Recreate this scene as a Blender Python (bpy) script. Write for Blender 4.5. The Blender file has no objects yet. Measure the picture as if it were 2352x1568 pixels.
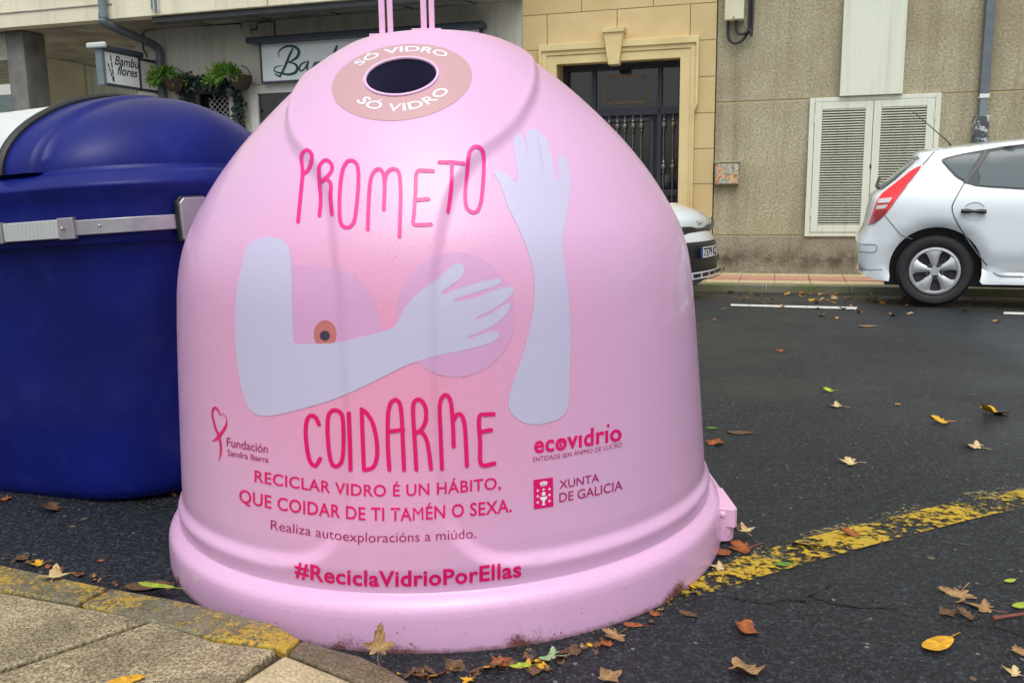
import bpy, bmesh, math, random
import numpy as np
from mathutils import Vector, Matrix, noise as mnoise
from mathutils.geometry import delaunay_2d_cdt
from mathutils.bvhtree import BVHTree

random.seed(7); rng = np.random.default_rng(7)
SC = bpy.context.scene
COL = SC.collection
R = math.radians

# ------------------------------------------------------------------ camera
FPX, CAMH = 2021.25, 1.05            # focal length in units of a 2352 px wide picture, eye height in metres
_p, _r, WYAW = R(9.58), R(-0.78), R(16.72)
_up = np.array([0, -math.cos(_p), -math.sin(_p)])
_up = np.array([math.cos(_r)*_up[0]-math.sin(_r)*_up[1], math.sin(_r)*_up[0]+math.cos(_r)*_up[1], _up[2]])
_rt = np.array([math.cos(_r), math.sin(_r), 0.0])
_fw = np.cross(_rt, -_up); _fw = _fw if _fw[2] > 0 else -_fw
CM = np.array([_rt, _fw, _up])       # world = CM @ (x right, y down, z ahead)
cam_d = bpy.data.cameras.new('camera'); cam = bpy.data.objects.new('camera', cam_d); COL.objects.link(cam)
cx, cy, cz = CM @ [1, 0, 0], CM @ [0, -1, 0], CM @ [0, 0, -1]
cam.matrix_world = Matrix(((cx[0], cy[0], cz[0], 0), (cx[1], cy[1], cz[1], 0), (cx[2], cy[2], cz[2], CAMH), (0, 0, 0, 1)))
cam_d.sensor_width = 36; cam_d.lens = FPX/2352*36; cam_d.clip_start = 0.05; cam_d.clip_end = 500
SC.camera = cam

# ------------------------------------------------------------------ light
SC.view_settings.view_transform = 'Standard'; SC.view_settings.look = 'None'
SC.view_settings.exposure = 0.32; SC.view_settings.gamma = 1
SUN_EL, SUN_AZ = R(62), R(183)        # azimuth clockwise from +Y: behind the camera, to its left
w = bpy.data.worlds.new('World'); SC.world = w; w.use_nodes = True
nt = w.node_tree; bg = nt.nodes['Background']
sky = nt.nodes.new('ShaderNodeTexSky'); sky.sky_type = 'NISHITA'; sky.sun_disc = False
sky.sun_elevation = SUN_EL; sky.sun_rotation = SUN_AZ; sky.air_density = 1.0; sky.dust_density = 4.0; sky.ozone_density = 1.0
hs = nt.nodes.new('ShaderNodeHueSaturation'); hs.inputs['Saturation'].default_value = 0.35
nt.links.new(sky.outputs[0], hs.inputs['Color'])
# overcast: an even cloud layer is about three times brighter overhead than at the horizon
_g = nt.nodes.new('ShaderNodeTexCoord'); _s = nt.nodes.new('ShaderNodeSeparateXYZ'); nt.links.new(_g.outputs['Generated'], _s.inputs[0])
_r = nt.nodes.new('ShaderNodeMapRange'); _r.inputs['From Min'].default_value = 0.0; _r.inputs['From Max'].default_value = 1.0; _r.inputs['To Min'].default_value = 0.75; _r.inputs['To Max'].default_value = 1.45
nt.links.new(_s.outputs[2], _r.inputs['Value'])
_m = nt.nodes.new('ShaderNodeMix'); _m.data_type = 'RGBA'; _m.blend_type = 'MULTIPLY'; _m.inputs[0].default_value = 1.0
nt.links.new(hs.outputs[0], _m.inputs[6]); nt.links.new(_r.outputs[0], _m.inputs[7]); nt.links.new(_m.outputs[2], bg.inputs[0])
bg.inputs[1].default_value = 0.15
sd = bpy.data.lights.new('sun', 'SUN'); sd.energy = 0.45; sd.angle = R(60); sd.color = (1.0, 0.965, 0.92)
sun = bpy.data.objects.new('sun', sd); COL.objects.link(sun)
_sv = Vector((math.sin(SUN_AZ)*math.cos(SUN_EL), math.cos(SUN_AZ)*math.cos(SUN_EL), math.sin(SUN_EL)))
sun.rotation_euler = _sv.to_track_quat('Z', 'Y').to_euler()

# ------------------------------------------------------------------ picture rays and frames
def ray(x, y): return CM @ np.array([x-1176.0, y-784.0, FPX])
WD = np.array([math.cos(WYAW), -math.sin(WYAW), 0]); WN = np.array([math.sin(WYAW), math.cos(WYAW), 0])
def wp(u, D, z): return WD*u + WN*D + np.array([0, 0, z])
def gz(D):                                   # height of the road: flat, then falling to the far gutter
    return 0.0 if D < 8.4 else max(-0.12, -0.12*(D-8.4)/2.1)
def G(x, y, z=0.0):
    d = ray(x, y); t = (z-CAMH)/d[2]; return np.array([0, 0, CAMH]) + t*d
def GR(x, y):
    z = 0.0
    for _ in range(25):
        p = G(x, y, z); z = 0.5*z + 0.5*gz(p @ WN)
    return G(x, y, z)
def W(x, y, D):
    d = ray(x, y); t = D/(WN @ d); p = np.array([0, 0, CAMH]) + t*d; return float(p @ WD), float(p[2])
def depth_at(p): return float((CM.T @ (np.array(p)-[0, 0, CAMH]))[2])

# ------------------------------------------------------------------ materials
def S(r, g, b):
    f = lambda c: ((c/255+0.055)/1.055)**2.4 if c > 10 else c/255/12.92
    return (f(r), f(g), f(b), 1)
class NT:
    def __init__(s, name):
        s.m = bpy.data.materials.new(name); s.m.use_nodes = True; s.t = s.m.node_tree
        s.b = s.t.nodes['Principled BSDF']; s.out = s.t.nodes['Material Output']; s._c = None
    def n(s, typ, **kw):
        x = s.t.nodes.new(typ)
        for k, v in kw.items(): setattr(x, k, v)
        return x
    def l(s, a, b): s.t.links.new(a, b)
    def coord(s):
        if s._c is None: s._c = s.n('ShaderNodeTexCoord').outputs['Object']
        return s._c
    def noise(s, scale, detail=3, rough=0.55, vec=None, dist=0.0):
        x = s.n('ShaderNodeTexNoise'); x.inputs['Scale'].default_value = scale; x.inputs['Detail'].default_value = detail
        x.inputs['Roughness'].default_value = rough; x.inputs['Distortion'].default_value = dist
        s.l(vec or s.coord(), x.inputs['Vector']); return x.outputs[0]
    def vor(s, scale, out='Distance', feature='F1', vec=None, rand=1.0):
        x = s.n('ShaderNodeTexVoronoi', feature=feature); x.inputs['Scale'].default_value = scale; x.inputs['Randomness'].default_value = rand
        s.l(vec or s.coord(), x.inputs['Vector']); return x.outputs[out]
    def ramp(s, src, stops, interp='LINEAR'):
        x = s.n('ShaderNodeValToRGB'); cr = x.color_ramp; cr.interpolation = interp
        while len(cr.elements) < len(stops): cr.elements.new(0.5)
        for e, (p, c) in zip(cr.elements, stops):
            e.position = p; e.color = c if hasattr(c, '__len__') else (c, c, c, 1)
        s.l(src, x.inputs[0]); return x.outputs[0]
    def mix(s, f, a, b, mode='MIX'):
        x = s.n('ShaderNodeMix', data_type='RGBA', blend_type=mode)
        for sock, v in ((x.inputs[0], f), (x.inputs[6], a), (x.inputs[7], b)):
            if hasattr(v, 'links'): s.l(v, sock)
            else: sock.default_value = v
        return x.outputs[2]
    def math(s, op, a, b=0.0, c=0.0, clamp=False):
        x = s.n('ShaderNodeMath', operation=op, use_clamp=clamp)
        for i, v in enumerate((a, b, c)):
            if hasattr(v, 'links'): s.l(v, x.inputs[i])
            else: x.inputs[i].default_value = v
        return x.outputs[0]
    def sep(s, vec=None):
        x = s.n('ShaderNodeSeparateXYZ'); s.l(vec or s.coord(), x.inputs[0]); return x.outputs
    def bump(s, h, strength=0.3, dist=0.01):
        x = s.n('ShaderNodeBump'); x.inputs['Strength'].default_value = strength; x.inputs['Distance'].default_value = dist
        s.l(h, x.inputs['Height'])
        if s.b.inputs['Normal'].links: s.l(s.b.inputs['Normal'].links[0].from_socket, x.inputs['Normal'])
        s.l(x.outputs[0], s.b.inputs['Normal'])
    def set(s, **kw):
        for k, v in kw.items():
            k = {'col': 'Base Color', 'rough': 'Roughness', 'metal': 'Metallic', 'coat': 'Coat Weight', 'coatr': 'Coat Roughness',
                 'spec': 'Specular IOR Level', 'alpha': 'Alpha', 'trans': 'Transmission Weight', 'sss': 'Subsurface Weight'}[k]
            if hasattr(v, 'links'): s.l(v, s.b.inputs[k])
            else: s.b.inputs[k].default_value = v
        return s
def plain(name, col, rough=0.5, var=0.12, scale=8, bump=0.0, bscale=60, metal=0.0, coat=0.0, spec=0.5):
    m = NT(name); c = col
    if var:
        lo = tuple(x*(1-var) for x in col[:3])+(1,); hi = tuple(min(1, x*(1+var)) for x in col[:3])+(1,)
        c = m.ramp(m.noise(scale, 4), [(0.3, lo), (0.7, hi)])
    m.set(col=c, rough=rough, metal=metal, coat=coat, spec=spec)
    if bump: m.bump(m.noise(bscale, 3), bump, 0.004)
    return m.m
def drops(m, strength=0.35, scale=150, thr=0.33):
    """rain beads: small raised discs, one per random cell"""
    v = m.n('ShaderNodeTexVoronoi'); v.inputs['Scale'].default_value = scale; m.l(m.coord(), v.inputs['Vector'])
    rnd = m.sep(v.outputs['Color'])[0]
    rad = m.math('MULTIPLY', m.math('SUBTRACT', rnd, 0.45, clamp=True), thr*1.8)
    h = m.math('SUBTRACT', rad, v.outputs['Distance'], clamp=True)
    h = m.math('POWER', h, 0.6)
    m.bump(h, strength, 0.006)
    return h
MAT = {}
def M(k): return MAT[k]
def make_materials():
    # pink bin shell: glossy plastic, print that is a little warmer round the picture, rain beads, grime at the foot
    m = NT('pink_plastic'); P = m.sep()
    dx = m.math('ADD', P[0], 0.10); dz = m.math('SUBTRACT', P[2], 0.64)
    d2 = m.math('SQRT', m.math('ADD', m.math('MULTIPLY', dx, dx), m.math('MULTIPLY', m.math('MULTIPLY', dz, dz), 1.3)))
    g = m.ramp(d2, [(0.12, S(224, 150, 180)), (0.30, S(217, 156, 190)), (0.62, S(212, 169, 204))])
    g = m.mix(m.math('MULTIPLY', m.noise(7, 3), 0.14), g, S(202, 148, 184))
    low = m.math('SUBTRACT', 1.0, m.math('MULTIPLY', P[2], 9.0), clamp=True)
    rr = m.math('MULTIPLY', m.math('ADD', m.noise(6, 2), -0.34, clamp=True), 3.0)
    gr = m.ramp(m.math('MULTIPLY', m.math('MULTIPLY', m.noise(150, 6, 0.85), m.math('POWER', low, 0.8)), rr), [(0.22, 0.0), (0.34, 1.0)])
    g = m.mix(gr, g, S(106, 62, 54))
    low2 = m.math('SUBTRACT', 1.0, m.math('MULTIPLY', P[2], 16.0), clamp=True)
    g = m.mix(m.ramp(m.math('MULTIPLY', m.noise(45, 5, 0.7), low2), [(0.30, 0.0), (0.62, 0.5)]), g, S(168, 112, 104))
    low3 = m.math('SUBTRACT', 1.0, m.math('MULTIPLY', P[2], 26.0), clamp=True)
    g = m.mix(m.ramp(m.math('ADD', m.math('MULTIPLY', low3, 0.55), m.math('MULTIPLY', m.noise(70, 6, 0.8), 0.5)), [(0.42, 0.0), (0.66, 0.85)]), g, S(92, 66, 58))
    for sc_, th_ in ((60, 0.93), (110, 0.95)):
        v = m.n('ShaderNodeTexVoronoi'); v.inputs['Scale'].default_value = sc_; m.l(m.coord(), v.inputs['Vector'])
        on = m.math('MULTIPLY', m.math('GREATER_THAN', m.math('ADD', m.sep(v.outputs['Color'])[0], m.math('MULTIPLY', low, 0.10)), th_), m.math('LESS_THAN', m.math('ADD', v.outputs['Distance'], m.math('MULTIPLY', m.noise(200, 2), 0.3)), 0.30)); on = m.math('MULTIPLY', on, m.math('MULTIPLY', m.math('ADD', low, 0.02), 1.3, clamp=True))
        g = m.mix(on, g, S(84, 58, 56))
    m.set(col=g, rough=m.ramp(m.noise(14, 4), [(0.3, 0.30), (0.7, 0.42)]), spec=0.4, coat=0.35, coatr=0.06); m.bump(m.noise(260, 2), 0.05, 0.002); drops(m, 0.6, 220); MAT['pink'] = m.m
    def vinyl(k, col, rough=0.36):
        m = NT(k+'_print'); m.set(col=m.mix(m.math('MULTIPLY', m.noise(4, 6, 0.7), 0.28), col, tuple(x*0.85 for x in col[:3])+(1,)), rough=rough, spec=0.4, coat=0.22, coatr=0.06); drops(m, 0.5, 240); MAT[k] = m.m
    vinyl('lilac', S(190, 186, 212)); vinyl('mauve', S(206, 156, 196)); vinyl('brown', S(186, 112, 108)); vinyl('plum', S(62, 52, 78))
    vinyl('magenta', S(218, 12, 104)); vinyl('hot_pink', S(226, 20, 130)); vinyl('peach', S(188, 148, 150)); vinyl('white_print', S(226, 232, 244)); vinyl('wine', S(168, 28, 96))
    m = NT('dark_void'); m.set(col=S(78, 74, 108), rough=0.75); MAT['void'] = m.m
    def paint(k, col, var=0.05, rough=0.35, **kw): MAT[k] = plain(k.replace('_', ' ').replace(' ', '_'), col, rough, var, 4, **kw)
    m = NT('pink_paint_metal'); m.set(col=m.mix(m.ramp(m.noise(30, 4), [(0.45, 0.0), (0.75, 0.6)]), S(228, 180, 214), S(196, 180, 196)), rough=0.35); MAT['pink_metal'] = m.m
    # blue container plastic
    m = NT('blue_plastic'); c = m.ramp(m.noise(2.2, 4), [(0.3, S(12, 20, 84)), (0.7, S(15, 28, 112))])
    c = m.mix(m.ramp(m.noise(9, 6, 0.75), [(0.52, 0.0), (0.85, 0.16)]), c, S(70, 78, 128))
    m.set(col=c, rough=0.45, spec=0.16, coat=0.12, coatr=0.15); m.bump(m.noise(300, 2), 0.06, 0.002); drops(m, 0.35, 60, 0.20); MAT['blue'] = m.m
    m = NT('grey_lid_plastic'); m.set(col=m.mix(m.ramp(m.noise(14, 5), [(0.4, 0), (0.8, 0.5)]), S(198, 206, 204), S(172, 180, 176)), rough=0.4); drops(m, 0.3, 70, 0.2); MAT['lid_grey'] = m.m
    MAT['rubber'] = plain('black_rubber', S(26, 27, 30), 0.5, 0.2, 20)
    MAT['galv'] = plain('galvanised_steel', S(168, 166, 172), 0.36, 0.14, 12, metal=0.65, bump=0.04)
    m = NT('reflective_tape'); v = m.vor(190, 'Distance', 'DISTANCE_TO_EDGE', rand=0.0); m.set(col=m.mix(m.ramp(v, [(0.03, 0.0), (0.09, 1.0)]), S(176, 180, 182), S(206, 212, 208)), rough=0.25, metal=0.35); MAT['tape'] = m.m
    # road
    m = NT('wet_asphalt'); n1 = m.noise(0.55, 4); n2 = m.noise(110, 5, 0.8)
    c = m.ramp(n2, [(0.36, S(3, 4, 6)), (0.50, S(13, 17, 21)), (0.68, S(48, 54, 60))])
    for sc_, w_ in ((85, 0.55), (190, 0.45)):
        v = m.n('ShaderNodeTexVoronoi'); v.inputs['Scale'].default_value = sc_; m.l(m.coord(), v.inputs['Vector'])
        c = m.mix(w_, c, m.ramp(m.sep(v.outputs['Color'])[2], [(0.0, S(3, 4, 6)), (0.55, S(17, 22, 27)), (0.85, S(42, 49, 56)), (1.0, S(84, 92, 98))]))
    c = m.mix(m.ramp(n1, [(0.35, 0.0), (0.7, 0.3)]), c, S(26, 34, 40))
    for sc, thr, mixv, cc in ((120, 0.93, 0.6, S(120, 122, 120)), (60, 0.975, 0.7, S(140, 140, 134)), (210, 0.80, 0.6, S(88, 94, 96)), (170, 0.86, 0.6, S(64, 72, 76)), (30, 0.99, 0.8, S(120, 106, 80))):
        v = m.n('ShaderNodeTexVoronoi'); v.inputs['Scale'].default_value = sc; m.l(m.coord(), v.inputs['Vector'])
        on = m.math('MULTIPLY', m.math('GREATER_THAN', m.sep(v.outputs['Color'])[1], thr), m.math('LESS_THAN', v.outputs['Distance'], 0.30))
        c = m.mix(m.math('MULTIPLY', on, mixv), c, cc)
    # hairline cracks in the surface near the yellow line
    cr = m.vor(1.15, 'Distance', 'DISTANCE_TO_EDGE', vec=m.mix(0.12, m.coord(), m.n('ShaderNodeTexNoise').outputs['Color']))
    m.set(col=c, rough=m.ramp(m.noise(0.45, 4), [(0.34, 0.24), (0.50, 0.50), (0.70, 0.72)]), spec=0.42)
    m.bump(n2, 0.9, 0.007); m.bump(m.vor(85), 0.7, 0.006); MAT['asphalt'] = m.m
    m = NT('worn_yellow_paint'); P = m.sep(); wear = m.noise(34, 7, 0.72); big = m.noise(3.2, 3)
    a = m.ramp(m.math('ADD', m.math('MULTIPLY', wear, 0.72), m.math('MULTIPLY', big, 0.40)), [(0.535, 0.0), (0.60, 1.0)])
    m.set(col=m.mix(m.noise(70, 5), S(208, 174, 38), S(140, 116, 42)), rough=0.5); m.bump(wear, 0.4, 0.004)
    tr = m.n('ShaderNodeBsdfTransparent'); mx = m.n('ShaderNodeMixShader'); m.l(a, mx.inputs[0]); m.l(tr.outputs[0], mx.inputs[1]); m.l(m.b.outputs[0], mx.inputs[2]); m.l(mx.outputs[0], m.out.inputs[0]); MAT['yellow_worn'] = m.m
    m = NT('faded_cream_paint'); wear = m.noise(60, 7, 0.75)
    a = m.ramp(m.math('ADD', m.math('MULTIPLY', wear, 0.75), m.math('MULTIPLY', m.noise(4, 3), 0.35)), [(0.585, 0.0), (0.64, 0.7)])
    m.set(col=S(170, 156, 96), rough=0.55)
    tr = m.n('ShaderNodeBsdfTransparent'); mx = m.n('ShaderNodeMixShader'); m.l(a, mx.inputs[0]); m.l(tr.outputs[0], mx.inputs[1]); m.l(m.b.outputs[0], mx.inputs[2]); m.l(mx.outputs[0], m.out.inputs[0]); MAT['cream_worn'] = m.m
    m = NT('white_road_paint'); a = m.ramp(m.noise(30, 6, 0.7), [(0.36, 0.0), (0.42, 1.0)]); m.set(col=S(206, 206, 200), rough=0.55)
    tr = m.n('ShaderNodeBsdfTransparent'); mx = m.n('ShaderNodeMixShader'); m.l(a, mx.inputs[0]); m.l(tr.outputs[0], mx.inputs[1]); m.l(m.b.outputs[0], mx.inputs[2]); m.l(mx.outputs[0], m.out.inputs[0]); MAT['white_road'] = m.m
    def granite(k, a, b, dark, moss=0.0):
        m = NT(k); c = m.mix(m.ramp(m.noise(150, 4, 0.7), [(0.36, 0.0), (0.62, 1.0)]), a, b)
        c = m.mix(m.ramp(m.noise(230, 3, 0.7), [(0.56, 0.0), (0.64, 0.8)]), c, dark)
        c = m.mix(m.ramp(m.noise(3.5, 4), [(0.45, 0.0), (0.75, 0.45)]), c, tuple(x*0.45 for x in b[:3])+(1,))
        if moss: c = m.mix(m.ramp(m.noise(9, 5, 0.7), [(0.42, 0.0), (0.62, moss)]), c, S(58, 56, 26))
        m.set(col=c, rough=m.ramp(m.noise(2.5, 4), [(0.35, 0.38), (0.65, 0.62)])); m.bump(m.noise(190, 3, 0.7), 0.55, 0.004); m.bump(m.noise(40, 3), 0.3, 0.006); MAT[k] = m
        return m
    MAT['slab'] = granite('tan_granite', S(202, 188, 150), S(104, 92, 66), S(44, 36, 25), 0.40).m
    MAT['slab_pale'] = granite('pale_granite', S(220, 206, 166), S(166, 150, 110), S(88, 72, 46), 0.2).m
    m = granite('kerb_granite', S(136, 132, 108), S(94, 90, 70), S(48, 44, 32), 0.6)
    b = m.b.inputs['Base Color'].links[0].from_socket
    y = m.ramp(m.math('ADD', m.math('MULTIPLY', m.noise(90, 7, 0.8), 0.75), m.math('MULTIPLY', m.noise(7, 3), 0.45)), [(0.615, 0.0), (0.665, 0.95)])
    m.l(m.mix(y, b, m.mix(m.noise(60, 5), S(206, 166, 34), S(140, 116, 40))), m.b.inputs['Base Color']); MAT['kerb_yellow'] = m.m
    MAT['kerb_dark'] = granite('mossy_kerb', S(138, 124, 96), S(78, 68, 50), S(38, 32, 24), 0.6).m
    MAT['mortar'] = plain('dirty_mortar', S(52, 44, 34), 0.8, 0.4, 30, bump=0.5)
    m = granite('far_kerb', S(140, 138, 120), S(104, 102, 86), S(60, 58, 44)); b = m.b.inputs['Base Color'].links[0].from_socket
    m.l(m.mix(m.ramp(m.noise(4, 6, 0.7), [(0.44, 0.0), (0.6, 0.75)]), b, S(92, 106, 40)), m.b.inputs['Base Color']); MAT['kerb_far'] = m.m
    m = NT('pavement_tiles'); P = m.sep()
    c = m.mix(m.ramp(m.noise(20, 4), [(0.4, 0), (0.7, 0.6)]), S(192, 140, 122), S(168, 122, 104)); m.set(col=c, rough=0.6); m.bump(m.noise(120, 3), 0.3, 0.004); MAT['tile_red'] = m.m
    MAT['tile_buff'] = plain('buff_tiles', S(188, 172, 134), 0.6, 0.2, 14, bump=0.3)
    # walls
    def render_wall(k, a, b, spk=0.35, scale=70, stain=S(120, 104, 72)):
        m = NT(k); c = m.mix(m.ramp(m.noise(scale, 4, 0.75), [(0.38, 0.0), (0.64, 1.0)]), a, b)
        c = m.mix(m.ramp(m.noise(scale*1.7, 3, 0.7), [(0.57, 0.0), (0.66, spk)]), c, S(64, 58, 44))
        c = m.mix(m.ramp(m.noise(0.9, 5, 0.6), [(0.42, 0.0), (0.72, 0.55)]), c, stain)
        mp = m.n('ShaderNodeMapping'); mp.inputs['Scale'].default_value = (5, 1, 0.35); m.l(m.coord(), mp.inputs[0])
        c = m.mix(m.ramp(m.noise(1.0, 5, 0.65, mp.outputs[0]), [(0.48, 0.0), (0.78, 0.5)]), c, tuple(x*0.55 for x in stain[:3])+(1,))
        m.set(col=c, rough=0.85); m.bump(m.noise(scale*0.9, 4, 0.7), 0.7, 0.012); MAT[k] = m; return m
    MAT['granito'] = render_wall('rough_granite_render', S(192, 186, 158), S(142, 135, 108), 0.45, 38).m
    m = render_wall('plinth_render', S(168, 164, 146), S(128, 123, 104), 0.45, 38); b = m.b.inputs['Base Color'].links[0].from_socket; P = m.sep()
    dk = m.math('MULTIPLY', m.math('SUBTRACT', 1.05, m.math('MULTIPLY', m.math('ABSOLUTE', m.math('SUBTRACT', P[2], 0.17)), 4.6), clamp=True), m.ramp(m.noise(4.5, 5, 0.65), [(0.34, 0.0), (0.62, 0.9)]))
    m.l(m.mix(dk, b, S(66, 56, 42)), m.b.inputs['Base Color']); MAT['plinth'] = m.m
    MAT['stucco'] = render_wall('grey_stucco', S(222, 219, 206), S(206, 203, 188), 0.08, 60, S(192, 188, 172)).m
    MAT['cream_stucco'] = render_wall('cream_stucco', S(240, 236, 212), S(230, 224, 196), 0.06, 60, S(218, 210, 182)).m
    MAT['concrete'] = plain('concrete', S(170, 168, 154), 0.85, 0.25, 5, bump=0.3)
    MAT['pillar'] = plain('shaded_pillar_concrete', S(116, 116, 112), 0.85, 0.3, 4, bump=0.3)  # concrete tone darkened to stand in for shade on the pillar's right face
    MAT['soffit'] = plain('stained_soffit', S(160, 156, 142), 0.9, 0.35, 2.2, bump=0.2)
    MAT['dark_trim'] = plain('dark_gutter_metal', S(70, 74, 74), 0.5, 0.15, 6)
    # sandstone cladding with joints
    m = NT('sandstone'); cm = m.n('ShaderNodeCombineXYZ'); P = m.sep(); m.l(m.math('ADD', P[0], 7.1), cm.inputs[0]); m.l(m.math('ADD', P[2], 4.4*0.44-1.13+0.44*2-1.056), cm.inputs[1])
    bt = m.n('ShaderNodeTexBrick'); bt.inputs['Scale'].default_value = 1.0; bt.inputs['Brick Width'].default_value = 0.92; bt.inputs['Row Height'].default_value = 0.44
    bt.inputs['Mortar Size'].default_value = 0.006; bt.inputs['Mortar Smooth'].default_value = 0.1; bt.inputs['Color1'].default_value = S(212, 190, 140); bt.inputs['Color2'].default_value = S(200, 182, 136); bt.inputs['Mortar'].default_value = S(104, 86, 56)
    m.l(cm.outputs[0], bt.inputs['Vector'])
    c = m.mix(m.ramp(m.noise(2.2, 5), [(0.35, 0.0), (0.75, 0.5)]), bt.outputs[0], S(184, 156, 98)); c = m.mix(m.ramp(m.noise(120, 3), [(0.5, 0), (0.7, 0.25)]), c, S(150, 126, 84))
    m.set(col=c, rough=0.8); m.bump(m.math('SUBTRACT', 1.0, bt.outputs['Fac']), 0.6, 0.006); m.bump(m.noise(90, 3), 0.25, 0.004); MAT['sandstone'] = m.m
    m = NT('carved_sandstone'); c = m.mix(m.ramp(m.noise(3, 5), [(0.35, 0.0), (0.75, 0.6)]), S(218, 200, 148), S(196, 174, 118)); c = m.mix(m.ramp(m.noise(130, 3), [(0.5, 0), (0.7, 0.3)]), c, S(150, 128, 88)); m.set(col=c, rough=0.8); m.bump(m.noise(90, 3), 0.25, 0.004); MAT['carved'] = m.m
    MAT['door_metal'] = plain('dark_blue_grey_metal', S(40, 42, 56), 0.42, 0.15, 6)
    m = NT('dark_window_glass'); m.set(col=S(30, 34, 36), rough=0.04, spec=0.8); MAT['glass'] = m.m
    m = NT('car_window_glass'); m.set(col=S(58, 76, 82), rough=0.05, spec=0.35); MAT['car_glass'] = m.m
    m = NT('car_window_bright'); m.set(col=S(128, 142, 142), rough=0.03, spec=0.9, coat=1.0, coatr=0.02); MAT['car_glass2'] = m.m
    MAT['baluster'] = plain('grey_cast_metal', S(116, 114, 106), 0.4, 0.15, 20, metal=0.5)
    MAT['gold'] = plain('gold_line', S(150, 120, 70), 0.4, 0.1, 20)
    MAT['white_frame'] = plain('white_lacquer', S(226, 228, 220), 0.4, 0.05, 4)
    m = NT('pale_green_white_metal'); mp = m.n('ShaderNodeMapping'); mp.inputs['Scale'].default_value = (9, 1, 0.5); m.l(m.coord(), mp.inputs[0])
    c = m.mix(m.ramp(m.noise(1.0, 5, 0.65, mp.outputs[0]), [(0.5, 0.0), (0.85, 0.45)]), S(216, 222, 206), S(150, 150, 126)); c = m.mix(m.ramp(m.noise(2, 4), [(0.4, 0), (0.8, 0.3)]), c, S(196, 202, 184))
    m.set(col=c, rough=0.42); m.bump(m.noise(4, 3), 0.05, 0.01); MAT['cream_metal'] = m.m
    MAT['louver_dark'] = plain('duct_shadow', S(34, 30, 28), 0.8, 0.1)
    MAT['pipe_grey'] = plain('grey_pipe', S(96, 106, 112), 0.45, 0.15, 8)
    MAT['pipe_blue'] = plain('blue_grey_pipe', S(112, 128, 132), 0.45, 0.15, 8)
    m = NT('peeling_pipe_wrap'); m.set(col=m.ramp(m.noise(9, 5, 0.7), [(0.53, S(70, 76, 80)), (0.60, S(190, 198, 200))]), rough=0.5); MAT['pipe_peel'] = m.m
    m = NT('paper_remnants'); v = m.noise(14, 5, 0.7, dist=1.0); m.set(col=m.ramp(v, [(0.36, S(196, 196, 178)), (0.44, S(92, 110, 96)), (0.5, S(206, 204, 190)), (0.56, S(196, 138, 56)), (0.62, S(176, 92, 60)), (0.7, S(120, 130, 120))]), rough=0.7); MAT['remnants'] = m.m
    MAT['mail_metal'] = plain('tarnished_tin', S(150, 146, 128), 0.5, 0.3, 25, metal=0.3)
    MAT['meter'] = plain('cream_enclosure', S(206, 204, 176), 0.5, 0.06, 5)
    MAT['cable'] = plain('black_cable', S(40, 44, 46), 0.55, 0.1)
    MAT['sign_white'] = plain('sign_panel', S(236, 242, 242), 0.4, 0.05, 2)
    MAT['sign_teal'] = plain('teal_lettering', S(28, 78, 82), 0.5, 0.05)
    MAT['sign_black'] = plain('black_lettering', S(30, 34, 38), 0.5, 0.05)
    MAT['sign_bar'] = plain('sign_lamp_housing', S(62, 72, 84), 0.4, 0.1)
    MAT['shutter'] = plain('pale_roller_shutter', S(208, 216, 200), 0.5, 0.08, 5)
    MAT['label_blue'] = plain('blue_label', S(40, 72, 150), 0.5, 0)
    MAT['leaf_green'] = plain('fern_green', S(28, 47, 34), 0.55, 0.4, 12)
    MAT['leaf_dark'] = plain('garland_green', S(48, 66, 60), 0.5, 0.4, 14)
    MAT['basket'] = plain('brown_basket', S(62, 48, 40), 0.8, 0.3, 30)
    MAT['far_white'] = plain('far_white_wall', S(222, 226, 224), 0.7, 0.06, 1)
    # cars
    m = NT('white_car_paint'); m.set(col=m.mix(m.math('MULTIPLY', m.noise(2.5, 3), 0.15), S(218, 227, 231), S(206, 215, 220)), rough=0.22, coat=1.0, coatr=0.03); MAT['car_white'] = m.m
    MAT['car_black'] = plain('black_car_trim', S(24, 25, 28), 0.4, 0.15, 20)
    MAT['seam'] = plain('panel_gap', S(84, 92, 96), 0.6, 0.0)
    MAT['tyre'] = plain('tyre_rubber', S(34, 35, 37), 0.75, 0.25, 30, bump=0.2)
    MAT['hub'] = plain('silver_hubcap', S(186, 190, 192), 0.32, 0.06, 8, metal=0.5)
    MAT['hub_dark'] = plain('wheel_shadow_metal', S(56, 56, 58), 0.5, 0.2, 12)
    m = NT('red_tail_lens'); m.set(col=m.mix(m.noise(3, 2), S(214, 16, 30), S(240, 34, 44)), rough=0.1, coat=1.0); MAT['lens_red'] = m.m
    m = NT('dark_red_lens'); m.set(col=S(150, 24, 34), rough=0.1, coat=1.0); MAT['lens_dark'] = m.m
    m = NT('clear_lens'); m.set(col=S(206, 204, 200), rough=0.12, coat=1.0); MAT['lens_clear'] = m.m
    m = NT('honeycomb_grille'); v = m.vor(26, 'Distance', 'DISTANCE_TO_EDGE', rand=0.15); m.set(col=m.ramp(v, [(0.06, S(70, 72, 76)), (0.12, S(16, 17, 20))]), rough=0.35); MAT['grille'] = m.m
    MAT['plate'] = plain('number_plate', S(226, 228, 226), 0.4, 0.03)
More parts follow.
